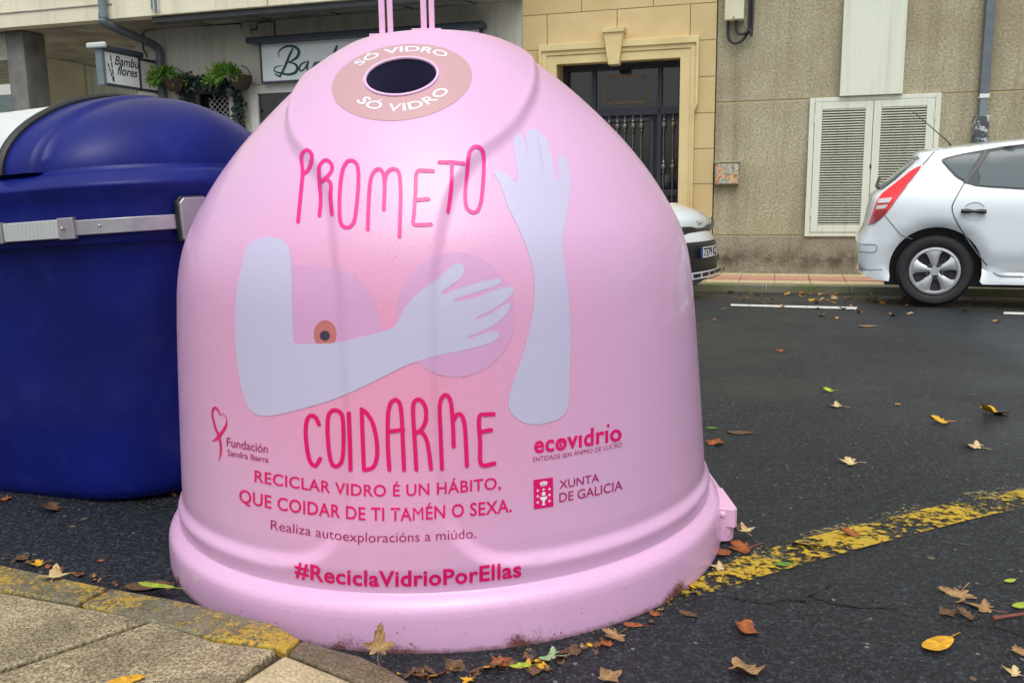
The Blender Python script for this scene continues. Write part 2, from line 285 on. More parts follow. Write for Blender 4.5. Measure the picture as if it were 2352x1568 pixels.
    # leaves
    for k, a, b, c3 in (('yellow', (236, 190, 38), (206, 150, 28), (120, 86, 24)), ('orange', (178, 104, 44), (140, 74, 32), (82, 48, 26)), ('tan', (182, 150, 100), (142, 108, 68), (92, 66, 42)),
                   ('brown', (122, 92, 58), (92, 66, 42), (56, 40, 28)), ('cream', (224, 208, 164), (196, 170, 116), (150, 110, 66)), ('green', (120, 160, 52), (84, 130, 40), (60, 86, 30)), ('lime', (204, 206, 56), (150, 178, 50), (96, 110, 34)), ('pale_green', (172, 196, 150), (140, 170, 120), (84, 104, 62))):
        m = NT('dead_leaf_'+k); c = m.ramp(m.noise(2.2, 5, 0.65), [(0.3, S(*a)), (0.55, S(*b)), (0.78, S(*c3))]); m.set(col=c, rough=0.5); m.bump(m.noise(9, 3), 0.4, 0.06); MAT['leaf_'+k] = m.m
    MAT['twig'] = plain('reddish_twig', S(120, 66, 52), 0.6, 0.2, 30)
make_materials()

# ------------------------------------------------------------------ mesh helpers
def inv_of(root):
    """world -> local of a thing made by thing() (rotation about Z only, scale 1)"""
    c, s = math.cos(-root.rotation_euler.z), math.sin(-root.rotation_euler.z); l = root.location
    def f(v):
        x, y, z = v[0]-l.x, v[1]-l.y, v[2]-l.z; return (c*x-s*y, s*x+c*y, z)
    return f
def root_of(o):
    while o.parent: o = o.parent
    return o
def tag(o, label=None, cat=None, group=None, kind=None):
    for k, v in (('label', label), ('category', cat), ('group', group), ('kind', kind)):
        if v: o[k] = v
    return o
def thing(name, label, cat, loc, rz=0.0, group=None):
    o = bpy.data.objects.new(name, None); o.empty_display_size = 0.1; COL.objects.link(o)
    o.location = tuple(float(x) for x in loc); o.rotation_euler = (0, 0, rz); return tag(o, label, cat, group)
class MB:
    def __init__(s, frame='world'): s.v = []; s.f = []; s.frame = frame
    def add(s, vs, fs):
        b = len(s.v); s.v += [tuple(float(c) for c in v) for v in vs]; s.f += [tuple(b+i for i in f) for f in fs]; return s
    def box(s, x0, y0, z0, x1, y1, z1):
        return s.add([(x0, y0, z0), (x1, y0, z0), (x1, y1, z0), (x0, y1, z0), (x0, y0, z1), (x1, y0, z1), (x1, y1, z1), (x0, y1, z1)],
                     [(0, 3, 2, 1), (4, 5, 6, 7), (0, 1, 5, 4), (1, 2, 6, 5), (2, 3, 7, 6), (3, 0, 4, 7)])
    def prism(s, pts, axis, a, b):
        """polygon pts (2-D) extruded along axis 'x','y','z' from a to b"""
        mk = {'x': lambda p, t: (t, p[0], p[1]), 'y': lambda p, t: (p[0], t, p[1]), 'z': lambda p, t: (p[0], p[1], t)}[axis]
        n = len(pts); return s.add([mk(p, a) for p in pts]+[mk(p, b) for p in pts], [tuple(range(n-1, -1, -1)), tuple(range(n, 2*n))]+[(i, (i+1) % n, n+(i+1) % n, n+i) for i in range(n)])
    def tube(s, path, r, n=8, closed=False, caps=True):
        P = [np.array(p, float) for p in path]; m = len(P); rings = []; prev = None
        rs = r if hasattr(r, '__len__') else [r]*m
        for i in range(m):
            a = P[(i-1) % m] if (closed or i) else P[0]; b = P[(i+1) % m] if (closed or i < m-1) else P[-1]
            t = b-a; t /= (np.linalg.norm(t)+1e-12)
            if prev is None:
                h = np.array([0, 0, 1.0]) if abs(t[2]) < 0.9 else np.array([1.0, 0, 0]); nn = np.cross(t, h)
            else: nn = prev-t*(prev @ t)
            nn /= np.linalg.norm(nn)+1e-12; prev = nn; bb = np.cross(t, nn)
            rings.append([P[i]+rs[i]*(math.cos(2*math.pi*k/n)*nn+math.sin(2*math.pi*k/n)*bb) for k in range(n)])
        vs = [p for rg in rings for p in rg]; fs = []
        for i in range(m if closed else m-1):
            j = (i+1) % m
            for k in range(n): fs.append((i*n+k, i*n+(k+1) % n, j*n+(k+1) % n, j*n+k))
        if not closed and caps: fs += [tuple(range(n-1, -1, -1)), tuple((m-1)*n+k for k in range(n))]
        return s.add(vs, fs)
    def lathe(s, prof, c, axis='z', n=32, ang=2*math.pi):
        """profile of (radius, height) pairs turned about an axis through c"""
        vs = []; fs = []; m = len(prof)
        mk = {'z': lambda r, h, a: (c[0]+r*math.cos(a), c[1]+r*math.sin(a), c[2]+h), 'y': lambda r, h, a: (c[0]+r*math.cos(a), c[1]+h, c[2]+r*math.sin(a)), 'x': lambda r, h, a: (c[0]+h, c[1]+r*math.cos(a), c[2]+r*math.sin(a))}[axis]
        for k in range(n): vs += [mk(r, h, 2*math.pi*k/n) for r, h in prof]
        for k in range(n):
            j = (k+1) % n
            for i in range(m-1): fs.append((k*m+i, j*m+i, j*m+i+1, k*m+i+1))
        return s.add(vs, fs)
    def ball(s, c, r, n=10, sq=(1, 1, 1)):
        vs = []; fs = []
        for i in range(n+1):
            for k in range(2*n):
                a = math.pi*i/n; b = math.pi*k/n; vs.append((c[0]+sq[0]*r*math.sin(a)*math.cos(b), c[1]+sq[1]*r*math.sin(a)*math.sin(b), c[2]+sq[2]*r*math.cos(a)))
        for i in range(n):
            for k in range(2*n): fs.append((i*2*n+k, i*2*n+(k+1) % (2*n), (i+1)*2*n+(k+1) % (2*n), (i+1)*2*n+k))
        return s.add(vs, fs)
    def build(s, name, mat, parent=None, loc=None, bev=0.0, smooth=35, weld=False, recalc=True, mats=None, rz=0.0):
        V = [wp(*v) for v in s.v] if s.frame == 'wall' else s.v
        if s.frame != 'local':
            if parent is not None: f = inv_of(root_of(parent))
            elif loc is not None:
                e = type('E', (), {})(); e.location = Vector([float(x) for x in loc]); e.rotation_euler = type('F', (), {})(); e.rotation_euler.z = rz; f = inv_of(e)
            else: f = lambda v: v
            V = [f(v) for v in V]
        me = bpy.data.meshes.new(name); me.from_pydata([tuple(map(float, v)) for v in V], [], s.f); me.update()
        if recalc or weld:
            bm = bmesh.new(); bm.from_mesh(me)
            if weld: bmesh.ops.remove_doubles(bm, verts=bm.verts, dist=1e-5)
            if recalc: bmesh.ops.recalc_face_normals(bm, faces=bm.faces)
            bm.to_mesh(me); bm.free()
        if smooth:
            me.polygons.foreach_set('use_smooth', [True]*len(me.polygons)); me.set_sharp_from_angle(angle=R(smooth))
        me.materials.append(M(mat) if isinstance(mat, str) else mat)
        o = bpy.data.objects.new(name, me); COL.objects.link(o)
        if parent is not None: o.parent = parent
        elif loc is not None: o.location = tuple(float(x) for x in loc); o.rotation_euler = (0, 0, rz)
        if bev:
            b = o.modifiers.new('bevel', 'BEVEL'); b.width = bev; b.segments = 2; b.limit_method = 'ANGLE'; b.angle_limit = R(40); b.harden_normals = True
        return o
def catmull(pts, step=None, closed=False, n=None):
    P = [np.array(p, float) for p in pts]; m = len(P); out = []
    segs = m if closed else m-1
    for i in range(segs):
        p0 = P[(i-1) % m] if closed or i > 0 else 2*P[0]-P[1]
        p1 = P[i]; p2 = P[(i+1) % m]; p3 = P[(i+2) % m] if closed or i < m-2 else 2*P[-1]-P[-2]
        L = np.linalg.norm(p2-p1); k = n or max(2, int(L/step))
        for j in range(k):
            t = j/k; out.append(0.5*(2*p1+(p2-p0)*t+(2*p0-5*p1+4*p2-p3)*t*t+(3*p1-p0-3*p2+p3)*t**3))
    if not closed: out.append(P[-1])
    return out
def densify(loop, step):
    out = []
    for i in range(len(loop)):
        a = np.array(loop[i], float); b = np.array(loop[(i+1) % len(loop)], float); k = max(1, int(np.linalg.norm(b-a)/step))
        out += [a+(b-a)*j/k for j in range(k)]
    return out
def inside(pts, loops):
    pts = np.asarray(pts); c = np.zeros(len(pts), bool)
    for lp in loops:
        L = np.asarray(lp); x1, y1 = L[:, 0], L[:, 1]; x2, y2 = np.roll(x1, -1), np.roll(y1, -1)
        for a, b, cc, d in zip(x1, y1, x2, y2):
            if b == d: continue
            hit = ((b > pts[:, 1]) != (d > pts[:, 1])) & (pts[:, 0] < (cc-a)*(pts[:, 1]-b)/(d-b)+a); c ^= hit
    return c
def poly_dist(pts, lines):
    pts = np.asarray(pts); best = np.full(len(pts), 1e9)
    for L in lines:
        for a, b in zip(L[:-1], L[1:]):
            a = np.array(a, float); b = np.array(b, float); ab = b-a; t = np.clip(((pts-a) @ ab)/(ab @ ab+1e-12), 0, 1)
            best = np.minimum(best, np.hypot(*((pts-a-t[:, None]*ab).T)))
    return best
def fill2d(loops, grid):
    """triangulate the even-odd inside of loops with inner points every grid units"""
    V = []; E = []
    for lp in loops:
        b = len(V); n = len(lp); V += [Vector((float(p[0]), float(p[1]))) for p in lp]; E += [(b+i, b+(i+1) % n) for i in range(n)]
    A = np.array([tuple(v) for v in V]); x0, y0 = A.min(0); x1, y1 = A.max(0)
    gx, gy = np.meshgrid(np.arange(x0+grid/2, x1, grid), np.arange(y0+grid/2, y1, grid)); g = np.c_[gx.ravel(), gy.ravel()]
    if len(g):
        g = g[inside(g, loops)]
        if len(g): g = g[poly_dist(g, [list(l)+[l[0]] for l in loops]) > grid*0.35]
    V += [Vector((float(a), float(b))) for a, b in g]
    ov, oe, of, *_ = delaunay_2d_cdt(V, E, [], 0, 1e-5)
    ov = np.array([tuple(v) for v in ov]); of = [tuple(f) for f in of]
    cen = np.array([ov[list(f)].mean(0) for f in of]); ok = inside(cen, loops)
    return ov, [f for f, k in zip(of, ok) if k]
def ribbon2d(pts, width, step=4.0, closed=False, smooth=True, caps=True):
    """stroke: quads along a smoothed line; width a number or one per control point"""
    m = len(pts); ws = width if hasattr(width, '__len__') else [width]*m
    P3 = [(p[0], p[1], ww) for p, ww in zip(pts, ws)]
    C = catmull(P3, step, closed) if smooth else [np.array(p, float) for p in P3]
    n = len(C); vs = []; fs = []
    for i in range(n):
        a = C[(i-1) % n] if closed or i else C[0]; b = C[(i+1) % n] if closed or i < n-1 else C[-1]
        t = (b-a)[:2]; t /= np.linalg.norm(t)+1e-9; nn = np.array([-t[1], t[0]]); h = max(C[i][2], 1e-4)/2
        vs += [C[i][:2]+nn*h, C[i][:2], C[i][:2]-nn*h]
    for i in range(n if closed else n-1):
        j = (i+1) % n; fs += [(3*i, 3*j, 3*j+1, 3*i+1), (3*i+1, 3*j+1, 3*j+2, 3*i+2)]
    if caps and not closed:
        for i, sg in ((0, -1), (n-1, 1)):
            h = max(C[i][2], 1e-4)/2; a = C[max(i-1, 0)]; b = C[min(i+1, n-1)]; t = (b-a)[:2]; t /= np.linalg.norm(t)+1e-9; nn = np.array([-t[1], t[0]])
            arc = [C[i][:2]+h*(math.cos(q)*nn+sg*math.sin(q)*t) for q in np.linspace(0, math.pi, 7)[1:-1]]
            b0 = len(vs); vs += arc; ids = [3*i]+[b0+k for k in range(5)]+[3*i+2]
            fs += [(3*i+1, ids[k], ids[k+1]) for k in range(6)]
    return np.array(vs), fs
def text2d(s, bold=0.0, shear=0.0, spacing=1.0):
    cu = bpy.data.curves.new('lettering_source', 'FONT'); cu.body = s; cu.offset = bold; cu.shear = shear; cu.space_character = spacing; cu.resolution_u = 4; cu.size = 1
    o = bpy.data.objects.new('lettering_source', cu); COL.objects.link(o); bpy.context.view_layer.update()
    dg = bpy.context.evaluated_depsgraph_get(); me = o.evaluated_get(dg).to_mesh()
    V = np.array([v.co[:2] for v in me.vertices]); F = [tuple(p.vertices) for p in me.polygons]
    o.evaluated_get(dg).to_mesh_clear(); bpy.data.objects.remove(o); bpy.data.curves.remove(cu)
    return V, F
def comps(V, F):
    par = list(range(len(V)))
    def fd(i):
        while par[i] != i: par[i] = par[par[i]]; i = par[i]
        return i
    for f in F:
        for a in f[1:]: par[fd(a)] = fd(f[0])
    g = {}
    for f in F: g.setdefault(fd(f[0]), []).append(f)
    area = lambda fs: sum(abs(0.5*sum(V[f[i]][0]*V[f[i-1]][1]-V[f[i-1]][0]*V[f[i]][1] for i in range(len(f)))) for f in fs)
    return sorted(((np.mean([V[i] for f in fs for i in f], axis=0)[0], area(fs), fs) for fs in g.values()), key=lambda q: q[0])
def text_m(s, bold, shear, spacing):
    # heavy lettering; the capital M closes up when thickened, so it keeps its own weight, drawn a little wider
    V, F = text2d(s, bold, shear, spacing)
    if 'M' not in s or bold <= 0: return V, F
    V0, F0 = text2d(s, 0, shear, spacing); A = comps(V, F); B = comps(V0, F0); m = comps(*text2d('M'))[0][1]
    if len(A) != len(B): return V, F
    out = []
    for (cx_, a, fs), (c0, a0, f0) in zip(A, B): out.append(((V0-[c0, 0])*[1.0, 1.0]+[cx_, 0], f0) if abs(a0-m) < 2e-3 else (V, fs))
    V2 = []; F2 = []
    for v, f in out: b = len(V2); V2 += [tuple(p) for p in v]; F2 += [tuple(b+i for i in q) for q in f]
    used = sorted({i for f in F2 for i in f}); mp = {j: i for i, j in enumerate(used)}
    return np.array([V2[i] for i in used]), [tuple(mp[i] for i in f) for f in F2]
CAP = None
def text_on(s, base, cap, bold=0.0, shear=0.0, cut=7.0, up=None, xcap=None, spacing=1.0, scale_ref='H'):
    """flat lettering in (x,y) space (y down): baseline through points base, capital height cap"""
    global CAP
    if CAP is None: v, _ = text2d('H'); CAP = v[:, 1].max()
    V, F = text_m(s, bold, shear, spacing)
    bl = catmull(base, 6) if len(base) > 2 else [np.array(base[0], float)+(np.array(base[1], float)-np.array(base[0], float))*t for t in np.linspace(0, 1, 20)]
    bl = np.array(bl); d = np.r_[0, np.cumsum(np.hypot(*np.diff(bl, axis=0).T))]
    x0, x1 = V[:, 0].min(), V[:, 0].max(); sx = d[-1]/(x1-x0); sy = cap/CAP
    bm = bmesh.new(); vv = [bm.verts.new(((a-x0)*sx, b*sy, 0)) for a, b in V]
    for f in F:
        try: bm.faces.new([vv[i] for i in f])
        except ValueError: pass
    for ax in (0, 1):
        lo = min(v.co[ax] for v in bm.verts); hi = max(v.co[ax] for v in bm.verts)
        for c in np.arange(math.floor(lo/cut)*cut+cut, hi, cut):
            no = [0, 0, 0]; no[ax] = 1; co = [0, 0, 0]; co[ax] = c
            bmesh.ops.bisect_plane(bm, geom=bm.verts[:]+bm.edges[:]+bm.faces[:], plane_co=co, plane_no=no, dist=1e-4)
    bm.verts.index_update(); Q = np.array([v.co[:2] for v in bm.verts]); F = [tuple(v.index for v in f.verts) for f in bm.faces]; bm.free()
    bx = np.interp(Q[:, 0], d, bl[:, 0]); by = np.interp(Q[:, 0], d, bl[:, 1])
    ux, uy = (0, -1) if up is None else up
    return np.c_[bx+ux*Q[:, 1], by+uy*Q[:, 1]], F

# ------------------------------------------------------------------ pink glass bin
BC = np.array([-0.207, 2.755, -0.012]); BT, BTH = R(1.2), R(-4.5)
def bin_shape():
    pts = [(0.003, 1.536), (.08, 1.531), (.16, 1.515), (.23, 1.49), (.30, 1.45), (.38, 1.39), (.455, 1.325), (.56, 1.22), (.645, 1.115), (.705, 1.02), (.745, .94), (.768, .85), (.779, .75), (.788, .63), (.80, .44), (.811, .25)]
    C = np.array(catmull(pts, n=24))
    d = np.r_[0, np.cumsum(np.hypot(*np.diff(C, axis=0).T))]; s = np.linspace(0, d[-1], 260); C = np.c_[np.interp(s, d, C[:, 0]), np.interp(s, d, C[:, 1])]
    k = np.exp(-np.linspace(-2, 2, 25)**2); k /= k.sum(); Cs = C.copy()
    for c in (0, 1):
        e = np.r_[2*C[0, c]-C[12:0:-1, c], C[:, c], 2*C[-1, c]-C[-2:-14:-1, c]]; Cs[:, c] = np.convolve(e, k, 'valid')
    Cs[0] = (0.003, Cs[0][1])
    foot = np.array(catmull([(.811, .25), (.812, .19), (.8135, .150), (.819, .136), (.836, .126), (.848, .116), (.855, .103), (.858, .084), (.861, .04), (.862, 0.0)], n=9))
    P = np.vstack([Cs, foot[1:]]); P[:, 0] = np.maximum(P[:, 0], 0.003)
    t = np.gradient(P, axis=0); t /= np.linalg.norm(t, axis=1)[:, None]; N = np.c_[-t[:, 1], t[:, 0]]; N[N[:, 0] < 0] *= 1
    th = np.r_[np.linspace(-R(112), R(112), 620, endpoint=False), np.linspace(R(112), R(248), 130, endpoint=False)]
    TH, I = np.meshgrid(th, np.arange(len(P)), indexing='ij')
    thw = (TH+math.pi) % (2*math.pi)-math.pi
    r = P[:, 0][I]; z = P[:, 1][I]; u = np.abs(thw)*r
    line = catmull([(0, 1.512), (.20, 1.508), (.33, 1.492), (.395, 1.463), (.408, 1.43), (.388, 1.377), (.366, 1.319), (.341, 1.273), (.302, 1.219), (.260, 1.180), (.215, 1.148), (.177, 1.106), (.148, 1.06), (.130, .994), (.118, .917), (.108, .84), (.104, .70), (.104, .55), (.108, .42), (.118, .34), (.138, .285), (.165, .25), (.20, .225), (.26, .206), (.36, .20), (.6, .198), (3.2, .198)], n=6)
    line = np.array(line); q = np.c_[u.ravel(), z.ravel()]; dist = poly_dist(q, [line])
    ins = inside(q, [np.vstack([line, [(3.2, -1), (-1, -1), (-1, 1.512)]])]); sd_ = np.where(ins, dist, -dist).reshape(u.shape)
    wdt = np.interp(z, [.15, .25, .5, .9, 1.1, 1.5], [.034, .040, .028, .030, .040, .044]); a = np.clip(sd_/wdt+0.5, 0, 1); sm = a*a*(3-2*a)
    dep = np.interp(z, [0, .10, .2, .3, .45, .8, 1.0, 1.15, 1.4, 1.5], [.0, .004, .018, .016, .009, .007, .010, .013, .015, .010])
    ridge = 0.002*np.exp(-(sd_-.012)**2/.012**2)*np.clip((z-1.0)/.1, 0, 1)
    off = sm*dep + ridge
    rr = np.maximum(r+N[:, 0][I]*off, 0.002); zz = z+N[:, 1][I]*off
    A = rr*np.sin(TH); B = rr*np.cos(TH)
    q0 = A*math.cos(BTH)+B*math.sin(BTH); q1 = A*math.sin(BTH)-B*math.cos(BTH)
    X = q0*math.cos(BT)-zz*math.sin(BT)+BC[0]; Z = q0*math.sin(BT)+zz*math.cos(BT)+BC[2]; Y = q1+BC[1]
    V = np.stack([X, Y, Z], -1).reshape(-1, 3); n, m = X.shape
    F = [(i*m+j, ((i+1) % n)*m+j, ((i+1) % n)*m+j+1, i*m+j+1) for i in range(n) for j in range(m-1)]
    F.append(tuple(i*m for i in range(n))); F.append(tuple(i*m+m-1 for i in range(n)))
    return V, F
BV, BF = bin_shape()
BVH = BVHTree.FromPolygons([Vector(v) for v in BV], BF[:-2])
EYE = Vector((0, 0, CAMH))
def on_bin(x, y, off=0.0):
    d = Vector(ray(x, y)).normalized(); p, n, *_ = BVH.ray_cast(EYE, d)
    if p is None: p, n, *_ = BVH.find_nearest(EYE+d*2.3)
    if n.dot(d) > 0: n = -n
    return np.array(p+n*off)
def decal(name, VF, mat, parent, off, surf=on_bin):
    V, F = VF; mb = MB(); mb.add([surf(x, y, off) for x, y in V], F)
    return mb.build(name, mat, parent, recalc=False, smooth=60)
def merge(parts):
    V = []; F = []
    for v, f in parts:
        b = len(V); V += [tuple(p) for p in v]; F += [tuple(b+i for i in q) for q in f]
    return V, F
Z2 = lambda p: (551.3+.3515*p[0], .3515*p[1])
Z8 = lambda p: (413.5+.4883*p[0], 872.9+.4883*p[1])
ZB = lambda p: (367.5+.5566*p[0], 229.7+.5566*p[1])
Z7 = lambda p: (459.4+.1172*p[0], 918.8+.1172*p[1])
Z6 = lambda p: (1203.6+.1465*p[0], 955.5+.1465*p[1])

def make_bin():
    t = thing('glass_recycling_bin', 'big pink dome-shaped glass recycling bin printed with an arm and a raised hand', 'recycling bin', BC)
    # body with the round throat cut through the shell
    mb = MB(); mb.add(BV, BF); body = mb.build('body', 'pink', t, smooth=50, recalc=True)
    ell = [(922+84*math.cos(a)+0*math.sin(a), 177-8*math.cos(a)+42.5*math.sin(a)) for a in np.linspace(0, 2*math.pi, 72, endpoint=False)]
    ring = np.array([on_bin(*p) for p in ell]); c = ring.mean(0)
    n = np.cross(ring[18]-ring[0], ring[36]-ring[0]); n /= np.linalg.norm(n); n = n if n[1] < 0 else -n
    m2 = MB(); k = len(ring); m2.add(list(ring+n*0.05)+list(c+(ring-c)*0.99-n*0.16), [tuple(range(k)), tuple(range(2*k-1, k-1, -1))]+[(i, k+i, k+(i+1) % k, (i+1) % k) for i in range(k)])
    cut = m2.build('throat_cutter', 'void', t, smooth=0)
    md = body.modifiers.new('throat', 'BOOLEAN'); md.operation = 'DIFFERENCE'; md.object = cut; md.solver = 'EXACT'
    body.data.materials.append(M('void'))
    bpy.context.view_layer.update(); dg = bpy.context.evaluated_depsgraph_get()
    me = bpy.data.meshes.new_from_object(body.evaluated_get(dg), preserve_all_data_layers=True, depsgraph=dg)
    body.modifiers.clear(); body.data = me; me.name = 'body'
    bpy.data.objects.remove(cut)
    MB().tube(ring+n*0.001, 0.0045, 8, closed=True).build('throat_rim', 'pink_metal', t)
    # lifting eyes: two pairs of flat bars rising out of the top
    def eye_bars(xs, ys, Y):
        mb = MB(); tops = []
        for (xa, xb), yb in zip(xs, ys):
            d = ray((xa+xb)/2, yb); p = np.array([0, 0, CAMH])+d*(Y/d[1]); hw = (xb-xa)/2/FPX*Y
            mb.box(p[0]-hw-0.01, Y-.006, p[2]-.02, p[0]+hw-0.01, Y+.006, 1.93); tops.append(p[0]-0.01)
        mb.tube([(tops[0], Y, 1.925), (tops[0]-.0, Y, 1.95), ((tops[0]+tops[1])/2, Y, 1.99), (tops[1], Y, 1.95), (tops[1], Y, 1.925)], .012, 8)
        mb.box(tops[0]-.035, Y-.03, p[2]-.016, tops[1]+.03, Y+.03, p[2]-.004)
        return mb
    eye_bars([(880, 893), (899, 911)], [78, 78], 2.70).build('lifting_eye', 'pink_metal', t, bev=.002)
    eye_bars([(975, 988), (994, 1006)], [66, 66], 2.78).build('lifting_eye', 'pink_metal', t, bev=.002)
    strap = [BVH.find_nearest(Vector((x, 2.80, 1.6)))[0]+Vector((0, 0, .006)) for x in np.linspace(-.27, -.02, 8)]
    MB().tube([tuple(p) for p in strap], .007, 6).build('top_strap', 'pink_metal', t)
    # emptying hinge at the foot
    mb = MB(); mb.prism([(.42, 2.58), (.52, 2.50), (.648, 2.512), (.664, 2.528), (.664, 2.95), (.42, 2.95)], 'z', 0.004, 0.085); mb.prism([(.52, 2.60), (.61, 2.53), (.660, 2.522), (.668, 2.535), (.668, 2.93), (.52, 2.93)], 'z', 0.06, 0.106)
    hg = mb.build('hinge_block', 'pink', t, bev=.008)
    pl = MB(); pl.prism([(.606, 2.522), (.656, 2.500), (.667, 2.514), (.667, 2.70), (.606, 2.70)], 'z', 0.052, 0.112); pl = pl.build('hinge_plate', 'pink_metal', hg, bev=.004)
    MB().lathe([(0, -.008), (.006, -.007), (.009, -.003), (.009, .01)], (.624, 2.513, .092), 'y', 14).build('bolt', 'pink_metal', hg)
    # ---- the print
    L = lambda pts, f=ZB, st=6: [tuple(p) for p in catmull([f(p) for p in pts], 8, closed=True)]
    def area(name, loops, mat, off, g=16): return decal(name, fill2d(loops, g), mat, t, off)
    lb = L([(520, 700), (600, 683), (680, 685), (750, 700), (820, 740), (880, 820), (912, 930), (905, 985), (800, 1030), (640, 1050), (520, 1030), (500, 850)]); area('printed_disc', [lb], 'mauve', .0007, 8)
    rb = [ZB((1220+245*math.cos(a), 886+257*math.sin(a))) for a in np.linspace(0, 2*math.pi, 70, endpoint=False)]; area('printed_disc', [rb], 'mauve', .0007, 8)
    eg = [ZB((682+47*math.cos(a), 965+(57 if math.sin(a) < 0 else 60)*math.sin(a))) for a in np.linspace(0, 2*math.pi, 40, endpoint=False)]; area('printed_disc', [eg], 'brown', .0009, 10)
    area('printed_disc', [[ZB((681+21*math.cos(a), 972+21*math.sin(a))) for a in np.linspace(0, 2*math.pi, 24, endpoint=False)]], 'plum', .0012, 10)
    arm = [(340, 680), (352, 620), (385, 582), (440, 565), (500, 575), (533, 610), (543, 670), (545, 800), (549, 930), (553, 985), (560, 1004), (640, 1005), (730, 1000), (830, 977), (900, 960), (960, 938), (985, 905), (1010, 860), (1050, 810), (1100, 770), (1150, 735), (1190, 695), (1225, 675), (1250, 680), (1255, 705), (1235, 740), (1195, 768), (1162, 792), (1168, 803), (1220, 782), (1290, 760), (1370, 740), (1400, 738), (1405, 753), (1370, 772), (1290, 797), (1215, 822), (1218, 832), (1300, 815), (1380, 785), (1440, 770), (1461, 782), (1452, 803), (1405, 843), (1340, 880), (1305, 897), (1310, 904), (1370, 880), (1410, 850), (1432, 838), (1446, 845), (1432, 878), (1385, 922), (1320, 958), (1270, 976), (1274, 984), (1330, 965), (1380, 953), (1396, 963), (1386, 990), (1330, 1012), (1250, 1033), (1160, 1050), (1080, 1072), (1000, 1102), (900, 1152), (800, 1200), (700, 1240), (560, 1280), (470, 1300), (410, 1300), (375, 1280), (350, 1230), (326, 1130), (313, 1000), (312, 880), (320, 770)]
    area('printed_arm', [L(arm)], 'lilac', .0011, 8)
    hand = [(1380, 308), (1390, 296), (1418, 299), (1450, 322), (1472, 342), (1477, 300), (1465, 240), (1458, 170), (1472, 144), (1490, 148), (1505, 175), (1514, 238), (1512, 180), (1510, 142), (1530, 122), (1556, 128), (1590, 155), (1606, 195), (1618, 250), (1630, 315), (1639, 340), (1645, 300), (1641, 250), (1656, 232), (1675, 240), (1688, 300), (1690, 380), (1680, 460), (1665, 540), (1660, 610), (1668, 680), (1685, 800), (1693, 950), (1690, 1130), (1685, 1250), (1665, 1300), (1620, 1325), (1550, 1338), (1490, 1325), (1450, 1290), (1438, 1240), (1455, 1170), (1500, 1040), (1530, 920), (1545, 800), (1540, 700), (1510, 600), (1470, 510), (1435, 440), (1420, 390), (1400, 340)]
    area('printed_hand', [L(hand)], 'lilac', .0010, 8)
    decal('printed_line', ribbon2d([ZB((1556, 150)), ZB((1568, 215)), ZB((1582, 292))], 1.3, 8), 'mauve', t, .0016)
    def word(name, strokes, f, wd, mat):
        parts = []; offs = []
        mb = MB(); o = .0012
        for st in strokes:
            cl = st[0] == 'c'; pts = [f(p) for p in (st[1:] if cl else st)]
            V, F = ribbon2d(pts, wd, 5, cl); mb.add([on_bin(x, y, o) for x, y in V], F); o += .00008
        return mb.build(name, mat, t, recalc=False, smooth=60)
    word('slogan_lettering', [
        [(380, 1450), (395, 1300), (410, 1130), (402, 1045), (410, 1000), (440, 982), (470, 1010), (464, 1070), (442, 1118), (415, 1138)],
        [(520, 1410), (528, 1300), (517, 1130), (524, 1080), (560, 1047), (597, 1072), (600, 1115), (566, 1160), (530, 1190)], [(566, 1168), (594, 1205), (592, 1290), (602, 1400)],
        ['c', (722, 1050), (766, 1080), (774, 1200), (757, 1390), (738, 1465), (695, 1488), (657, 1450), (651, 1300), (664, 1150), (688, 1075)],
        [(835, 1500), (840, 1350), (850, 1200), (872, 1130), (908, 1106), (938, 1140), (945, 1230), (940, 1370)], [(946, 1190), (962, 1130), (1000, 1106), (1038, 1130), (1050, 1250), (1047, 1400), (1042, 1545)],
        [(1262, 1120), (1205, 1117), (1155, 1128), (1147, 1250), (1137, 1400), (1134, 1464), (1190, 1470), (1248, 1467)], [(1147, 1308), (1233, 1302)],
        [(1302, 1062), (1380, 1063), (1458, 1070)], [(1385, 1072), (1380, 1200), (1370, 1300), (1358, 1385)],
        ['c', (1545, 960), (1584, 990), (1592, 1100), (1580, 1280), (1560, 1365), (1525, 1390), (1482, 1360), (1471, 1280), (1480, 1150), (1492, 1030), (1512, 978)]], Z2, 8.6, 'hot_pink')
    word('slogan_lettering', [
        [(654, 207), (640, 175), (616, 165), (597, 190), (592, 250), (600, 330), (615, 385), (638, 402), (660, 368)],
        ['c', (732, 140), (762, 162), (770, 250), (766, 360), (747, 400), (722, 400), (706, 360), (696, 270), (696, 180), (710, 148)],
        [(795, 155), (800, 290), (803, 420)], [(855, 135), (860, 280), (866, 420)], [(858, 140), (880, 155), (910, 210), (927, 300), (925, 370), (906, 410), (867, 421)],
        [(985, 420), (978, 300), (980, 150), (1000, 96), (1025, 96), (1040, 140), (1048, 280), (1054, 420)], [(984, 240), (1050, 232)],
        [(1112, 420), (1105, 300), (1096, 140), (1107, 95), (1132, 92), (1155, 130), (1155, 190), (1132, 235), (1110, 246)], [(1136, 238), (1163, 290), (1181, 415)],
        [(1231, 415), (1225, 250), (1221, 120), (1236, 75), (1255, 70), (1273, 100), (1283, 200), (1287, 310)], [(1283, 195), (1302, 160), (1325, 165), (1340, 225), (1349, 400)],
        [(1475, 158), (1440, 160), (1407, 172), (1411, 290), (1416, 393), (1478, 390)], [(1411, 243), (1462, 232)]], Z8, 9.6, 'magenta')
    T = lambda name, s, base, f, cap, mat, off=.0014, **kw: decal(name, text_on(s, [f(p) for p in base], cap, **kw), mat, t, off)
